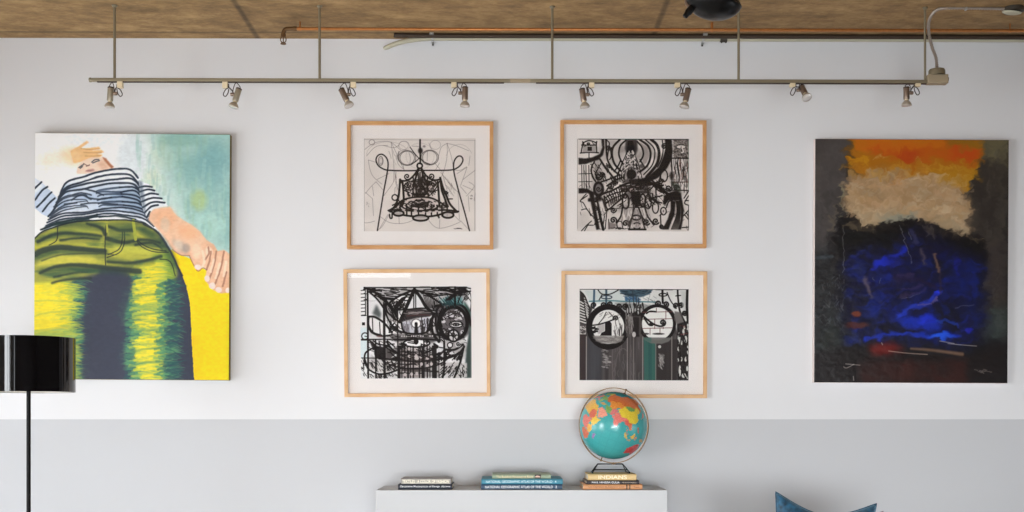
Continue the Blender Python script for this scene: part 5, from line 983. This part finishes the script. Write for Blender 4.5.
# the map: coarse land outlines as (lon, lat), coloured by country
LAND = [((206,110,60), [(28,60),(30,70),(42,67),(55,69),(68,68),(80,73),(105,77),(115,73),(140,73),(160,70),(178,70),(190,66),(180,62),(165,60),(162,56),(157,51),(155,58),(142,59),(135,54),(141,50),(134,43),(130,48),(121,53),(117,49),(98,51),(87,49),(80,51),(70,54),(61,51),(50,51),(47,46),(40,46),(38,50),(32,52)]),
 ((222,142,66), [(47,46),(50,51),(61,51),(70,54),(80,51),(87,49),(82,45),(80,42),(72,42),(68,38),(62,36),(54,38),(52,45)]),
 ((112,160,92), [(87,49),(98,51),(117,49),(112,44),(104,42),(96,43)]),
 ((226,200,66), [(74,39),(80,42),(82,45),(87,49),(96,43),(104,42),(112,44),(117,49),(121,53),(130,48),(130,42),(122,40),(118,38),(122,37),(119,34),(122,30),(118,24),(110,21),(106,22),(101,22),(98,26),(92,28),(86,28),(80,31)]),
 ((222,122,112), [(68,24),(72,32),(75,35),(80,31),(86,28),(92,28),(96,27),(92,22),(87,21),(81,15),(80,10),(77,8),(74,14),(72,20)]),
 ((212,100,90), [(92,22),(96,27),(98,26),(101,22),(99,17),(98,12),(97,17),(94,17)]), ((206,110,70), [(101,22),(106,22),(108,16),(109,12),(105,9),(102,13),(99,17)]), ((216,96,86), [(100,13),(101,7),(104,2),(102,2),(99,8)]),
 ((220,178,80), [(95,5),(99,4),(104,-2),(106,-6),(102,-5),(98,0)]), ((220,178,80), [(109,1),(113,3),(117,7),(119,4),(117,-3),(111,-3)]), ((220,150,80), [(105,-6),(110,-6),(115,-8),(108,-8)]), ((216,140,90), [(119,-1),(121,1),(125,1),(122,-4),(120,-5)]), ((190,150,90), [(131,-1),(141,-2),(150,-7),(146,-8),(138,-8)]), ((206,110,80), [(120,18),(122,18),(125,10),(126,7),(122,8),(121,14)]), ((222,110,80), [(131,31),(136,36),(140,40),(145,44),(141,36),(136,34)]),
 ((200,72,70), [(114,-22),(122,-17),(130,-12),(136,-12),(141,-12),(146,-19),(153,-27),(150,-37),(143,-39),(136,-34),(130,-32),(120,-34),(115,-34)]),
 ((120,162,90), [(44,39),(54,38),(62,36),(61,26),(54,27),(49,31)]), ((206,120,120), [(61,26),(62,36),(68,38),(74,37),(70,30),(67,25)]), ((226,150,130), [(35,28),(40,32),(48,30),(56,25),(59,22),(52,16),(44,12),(40,20)]), ((206,160,90), [(27,37),(36,41),(44,40),(44,37),(36,36)]),
 ((226,176,80), [(-8,34),(10,37),(20,32),(32,31),(36,22),(43,11),(34,8),(24,10),(14,13),(0,15),(-16,15),(-16,24)]), ((210,110,90), [(24,22),(36,22),(38,12),(34,5),(26,6),(22,14)]), ((224,190,80), [(34,8),(43,11),(51,11),(45,2),(40,-3),(34,0)]), ((216,120,110), [(8,5),(16,8),(26,6),(34,4),(30,-4),(30,-12),(22,-12),(13,-8),(9,0)]), ((226,170,80), [(30,-4),(40,-3),(40,-12),(36,-18),(30,-15),(30,-10)]), ((206,110,80), [(12,-16),(22,-12),(30,-15),(36,-20),(32,-29),(20,-35),(17,-29)]), ((150,120,170), [(44,-16),(50,-14),(48,-25),(44,-25)]),
 ((140,170,90), [(5,60),(12,66),(22,70),(30,70),(26,65),(18,58),(12,56)]), ((224,196,80), [(22,60),(24,66),(30,69),(30,62)]), ((120,160,90), [(14,54),(24,54),(32,52),(38,50),(38,46),(28,45),(20,46),(14,49)]), ((214,120,110), [(-9,37),(-8,43),(-2,43),(2,49),(8,53),(14,54),(14,49),(8,44),(3,41),(-1,37)]), ((206,110,130), [(8,44),(14,45),(18,40),(16,38),(11,42)]), ((150,180,110), [(20,46),(28,45),(28,41),(24,37),(20,41)]), ((214,110,120), [(-5,50),(1,52),(-3,58),(-6,56)]), ((214,200,160), [(-50,60),(-20,70),(-20,80),(-60,80)]), ((224,120,90), [(-80,10),(-50,0),(-35,-7),(-40,-22),(-58,-36),(-70,-50),(-74,-20)]), ((226,190,90), [(-120,60),(-60,55),(-75,35),(-95,18),(-120,36)])]
nl, nm = 280, 160; lon = np.linspace(-180, 180, nl + 1); lat = np.linspace(-90, 90, nm + 1); LO, LA = np.meshgrid(lon, lat)
rs_ = np.random.RandomState(4); jit = lambda s_: rs_.uniform(-s_, s_, LO.shape)
oc = np.array((66, 162, 162)) + np.stack([np.zeros_like(LO)] * 3, -1); oc -= (np.clip((np.abs(LA) - 40) / 50, 0, 1) ** 1.5)[..., None] * np.array((30, 30, 20)); oc += jit(3)[..., None]
grid_ = ((np.abs((LO + 7.5) % 15 - 7.5) < .7) | (np.abs((LA + 7.5) % 15 - 7.5) < .6)); oc[grid_] *= .965
LX, LY = LO + jit(1.0), LA + jit(.8)
for col, pg in LAND:
    ins = np.zeros(LO.shape, bool); n = len(pg)
    for sh_ in (0, -360):
        k = np.zeros(LO.shape, bool); q = [(a + sh_, b) for a, b in pg]
        for i in range(n):
            (xa_, ya_), (xb_, yb_) = q[i], q[(i + 1) % n]
            if ya_ == yb_: continue
            k ^= ((ya_ > LY) != (yb_ > LY)) & (LX < (xb_ - xa_) * (LY - ya_) / (yb_ - ya_) + xa_)
        ins |= k
    oc[ins] = np.array(col) + jit(12)[..., None][ins]
oc[LA < -76] = (236, 232, 224); oc[LA > 84] = (120, 168, 176)
c_ = np.clip(oc / 255, 0, 1); c_ = np.where(c_ <= .04045, c_ / 12.92, ((c_ + .055) / 1.055) ** 2.4)
lon0 = math.radians(80); lo = np.radians(LO) - lon0; la = np.radians(LA)
P = np.stack([GR_ * np.cos(la) * np.sin(lo), -GR_ * np.cos(la) * np.cos(lo), GR_ * np.sin(la)], -1)
rot = np.array(Matrix.Rotation(ang, 3, 'Y') @ Matrix.Rotation(.2, 3, 'X')); P = P @ rot.T + np.array((0, 0, gc.z - ztop))
ball = color_grid('globe_ball', P[::-1], c_[::-1], M['print'], gl)
# meridian ring, a full hoop turned a little, and its pins
rr = 37.3 * SG; rx = Vector((math.cos(.5), -math.sin(.5), 0)); ring = []
for i in range(96):
    a = 2 * PI * i / 96; ring.append(gc + rx * (math.cos(a) * rr) + Vector((0, 0, math.sin(a) * rr * 1.005)))
v = []; f = []
for i, p in enumerate(ring):
    o_ = (p - gc).normalized(); s_ = rx.cross(Vector((0, 0, 1))).normalized()
    for (u, w_) in ((-.0022, -.0055), (.0022, -.0055), (.0022, .0055), (-.0022, .0055)): v.append(p + o_ * u + s_ * w_)
for i in range(96):
    j = (i + 1) % 96
    for k in range(4): f.append((i*4+k, i*4+(k+1) % 4, j*4+(k+1) % 4, j*4+k))
G().add(v, f).build('meridian_ring', M['gold'], gl)
for s_ in (1, -1):
    pin = G(); e = gc + axis * (s_ * GR_ * .995); ex = gc + axis * (s_ * (rr + .004)); pin.tube([e, ex], .003, 10); pin.lathe([(0, 0), (.0075, 0), (.0075, .004), (.004, .008), (0, .008)], gc + axis * (s_ * (rr + .001)), axis * s_, 14); pin.lathe([(0, 0), (.012, 0), (.006, .004), (0, .004)], gc + axis * (s_ * GR_ * .998), axis * s_, 16); pin.build('axis_pin', M['gold'], gl)
# wire stand: two trapezoid frames leaning together
std = thing_stand = G(); zb_ = ztop + .0035; zt_ = gc.z - rr - .0075
def gx(px): return at(px, 470, YG).x
for dy0, dy1, o in ((-.014, -.075, 0), (.014, .075, .9)):
    std.tube([(gx(591.4 + o * 1.5), YG + dy1, zb_), (gx(597.6), YG + dy0, zt_), (gx(622.6), YG + dy0, zt_), (gx(628.6 - o * 1.5), YG + dy1, zb_)], .0032, 8)
for px in (592, 628): std.tube([(gx(px), YG - .075, zb_), (gx(px), YG + .075, zb_)], .0032, 8)
std.tube([(gx(594), YG - .05, zb_ + (zt_ - zb_) * .36), (gx(626), YG - .05, zb_ + (zt_ - zb_) * .36)], .0032, 8); std.build('wire_stand', M['black'], gl)
br = G(); br.lathe([(0, 0), (.02, 0), (.02, .003), (.008, .006), (.005, .011), (0, .011)], (gc.x, YG, zt_ - .0015), n=18); br.tube([(gc.x, YG - .016, zt_), (gc.x, YG + .016, zt_)], .0045, 8); br.build('ring_bracket', M['gold'], gl)

# ================================================================== ARMCHAIR AND CUSHIONS (only the cushion tips reach into the photograph)
sx = at(826, 500, -1.25).x
so = thing('armchair', (sx, -1.35, 0), 'light grey fabric armchair in front of the wall right of the cabinet', 'armchair')
G().box((sx - .36, -1.78, .16), (sx + .36, -.80, .32)).build('base', M['sofa'], so, bevel=.02, seg=3)
G().box((sx - .36, -.97, .32), (sx + .36, -.78, .82)).build('backrest', M['sofa'], so, bevel=.05, seg=4)
G().box((sx - .35, -1.78, .32), (sx + .35, -.975, .46)).build('seat_cushion', M['sofa'], so, bevel=.05, seg=4)
for a in (sx - .47, sx + .365): G().box((a, -1.8, .16), (a + .105, -.78, .60)).build('arm', M['sofa'], so, bevel=.035, seg=4)
for a in (sx - .38, sx + .38):
    for y_ in (-1.7, -.88): G().lathe([(0, 0), (.014, 0), (.022, .16), (0, .16)], (a, y_, 0), n=14).build('leg', M['walnut'], so)
def cushion(name, label, cat, corner_l, corner_r, Y, height, m, chop, thick=.085, lean=.16):
    a, b = at(*corner_l, Y), at(*corner_r, Y); w = (b - a).length; th = math.atan2(b.z - a.z, b.x - a.x)
    N_ = 40; v = []; f = []
    ux = Vector((math.cos(th), 0, math.sin(th))); uz = Vector((-math.sin(th) * math.cos(lean), math.sin(lean), math.cos(th) * math.cos(lean))); un = ux.cross(uz)
    top = (a + b) / 2; cen = top - uz * height / 2
    for sd in (1, -1):
        for j in range(N_ + 1):
            for i in range(N_ + 1):
                u, q = -1 + 2 * i / N_, -1 + 2 * j / N_
                k = .075; x = u * (1 - k * (1 - q*q)); z = q * (1 - k * (1 - u*u))
                if q > 0: z -= chop * q * (1 - abs(u) ** 1.5) ** 1.1
                t = thick * (max(0, (1 - u**4) * (1 - q**4)) ** .5) * (1 - .12 * math.exp(-(u*u*9))) + (.002 if 0 else 0)
                t += .004 * math.sin(u * 7 + q * 5) * (1 - u*u) * (1 - q*q)
                v.append(cen + ux * (x * w / 2) + uz * (z * height / 2) + un * (sd * t))
    n = (N_ + 1) ** 2
    for sd in (0, 1):
        for j in range(N_):
            for i in range(N_):
                q = [sd*n + j*(N_+1) + i, sd*n + j*(N_+1) + i + 1, sd*n + (j+1)*(N_+1) + i + 1, sd*n + (j+1)*(N_+1) + i]
                f.append(tuple(q if sd else q[::-1]))
    root = thing(name, (cen.x, cen.y, cen.z - height / 2), label, cat)
    g = G(); g.add(v, f, True); c = g.build('cover', m, root)
    bm = bmesh.new(); bm.from_mesh(c.data); bmesh.ops.remove_doubles(bm, verts=bm.verts, dist=1e-4); bmesh.ops.recalc_face_normals(bm, faces=bm.faces); bm.to_mesh(c.data); bm.free()
    E = [v[i] for i in range(N_ + 1)] + [v[j*(N_+1) + N_] for j in range(1, N_ + 1)] + [v[N_*(N_+1) + i] for i in range(N_ - 1, -1, -1)] + [v[j*(N_+1)] for j in range(N_ - 1, 0, -1)]
    G().tube(E, .0032, 8, closed=True).build('piping', m, root)
    return root
cushion('cushion', 'mottled teal-blue velvet cushion with a dented top, right of the cabinet', 'cushion', (775.6, 491.8), (876.6, 503.6), -1.28, .47, M['velvet'], .29)
cushion('cushion', 'dusky rose cushion tip peeking out beside the blue velvet cushion', 'cushion', (806, 520), (883, 511.4), -1.09, .36, M['rose'], .18, .04, .03)

# ================================================================== CAMERA, WORLD, VIEW
cam = bpy.data.cameras.new('camera'); co = bpy.data.objects.new('camera', cam); C.objects.link(co)
cam.sensor_width = 36; cam.sensor_fit = 'HORIZONTAL'; cam.lens = 36 * F / 1024; cam.shift_y = (HY - 256) / 1024; cam.clip_start = .05
co.location = (0, -DIST, EYE); co.rotation_euler = (PI / 2, 0, -YAW); bpy.context.scene.camera = co
w = bpy.data.worlds.new('world'); bpy.context.scene.world = w; w.use_nodes = True
w.node_tree.nodes['Background'].inputs[0].default_value = (.8, .9, 1, 1); w.node_tree.nodes['Background'].inputs[1].default_value = 1.0
vs = bpy.context.scene.view_settings; vs.view_transform = 'Standard'; vs.look = 'None'; vs.gamma = 1; vs.use_curve_mapping = False; vs.exposure = 0.0
cy = bpy.context.scene.cycles; cy.use_denoising = True; cy.max_bounces = 8; cy.diffuse_bounces = 5; cy.glossy_bounces = 4; cy.transparent_max_bounces = 12; cy.caustics_reflective = False; cy.caustics_refractive = False
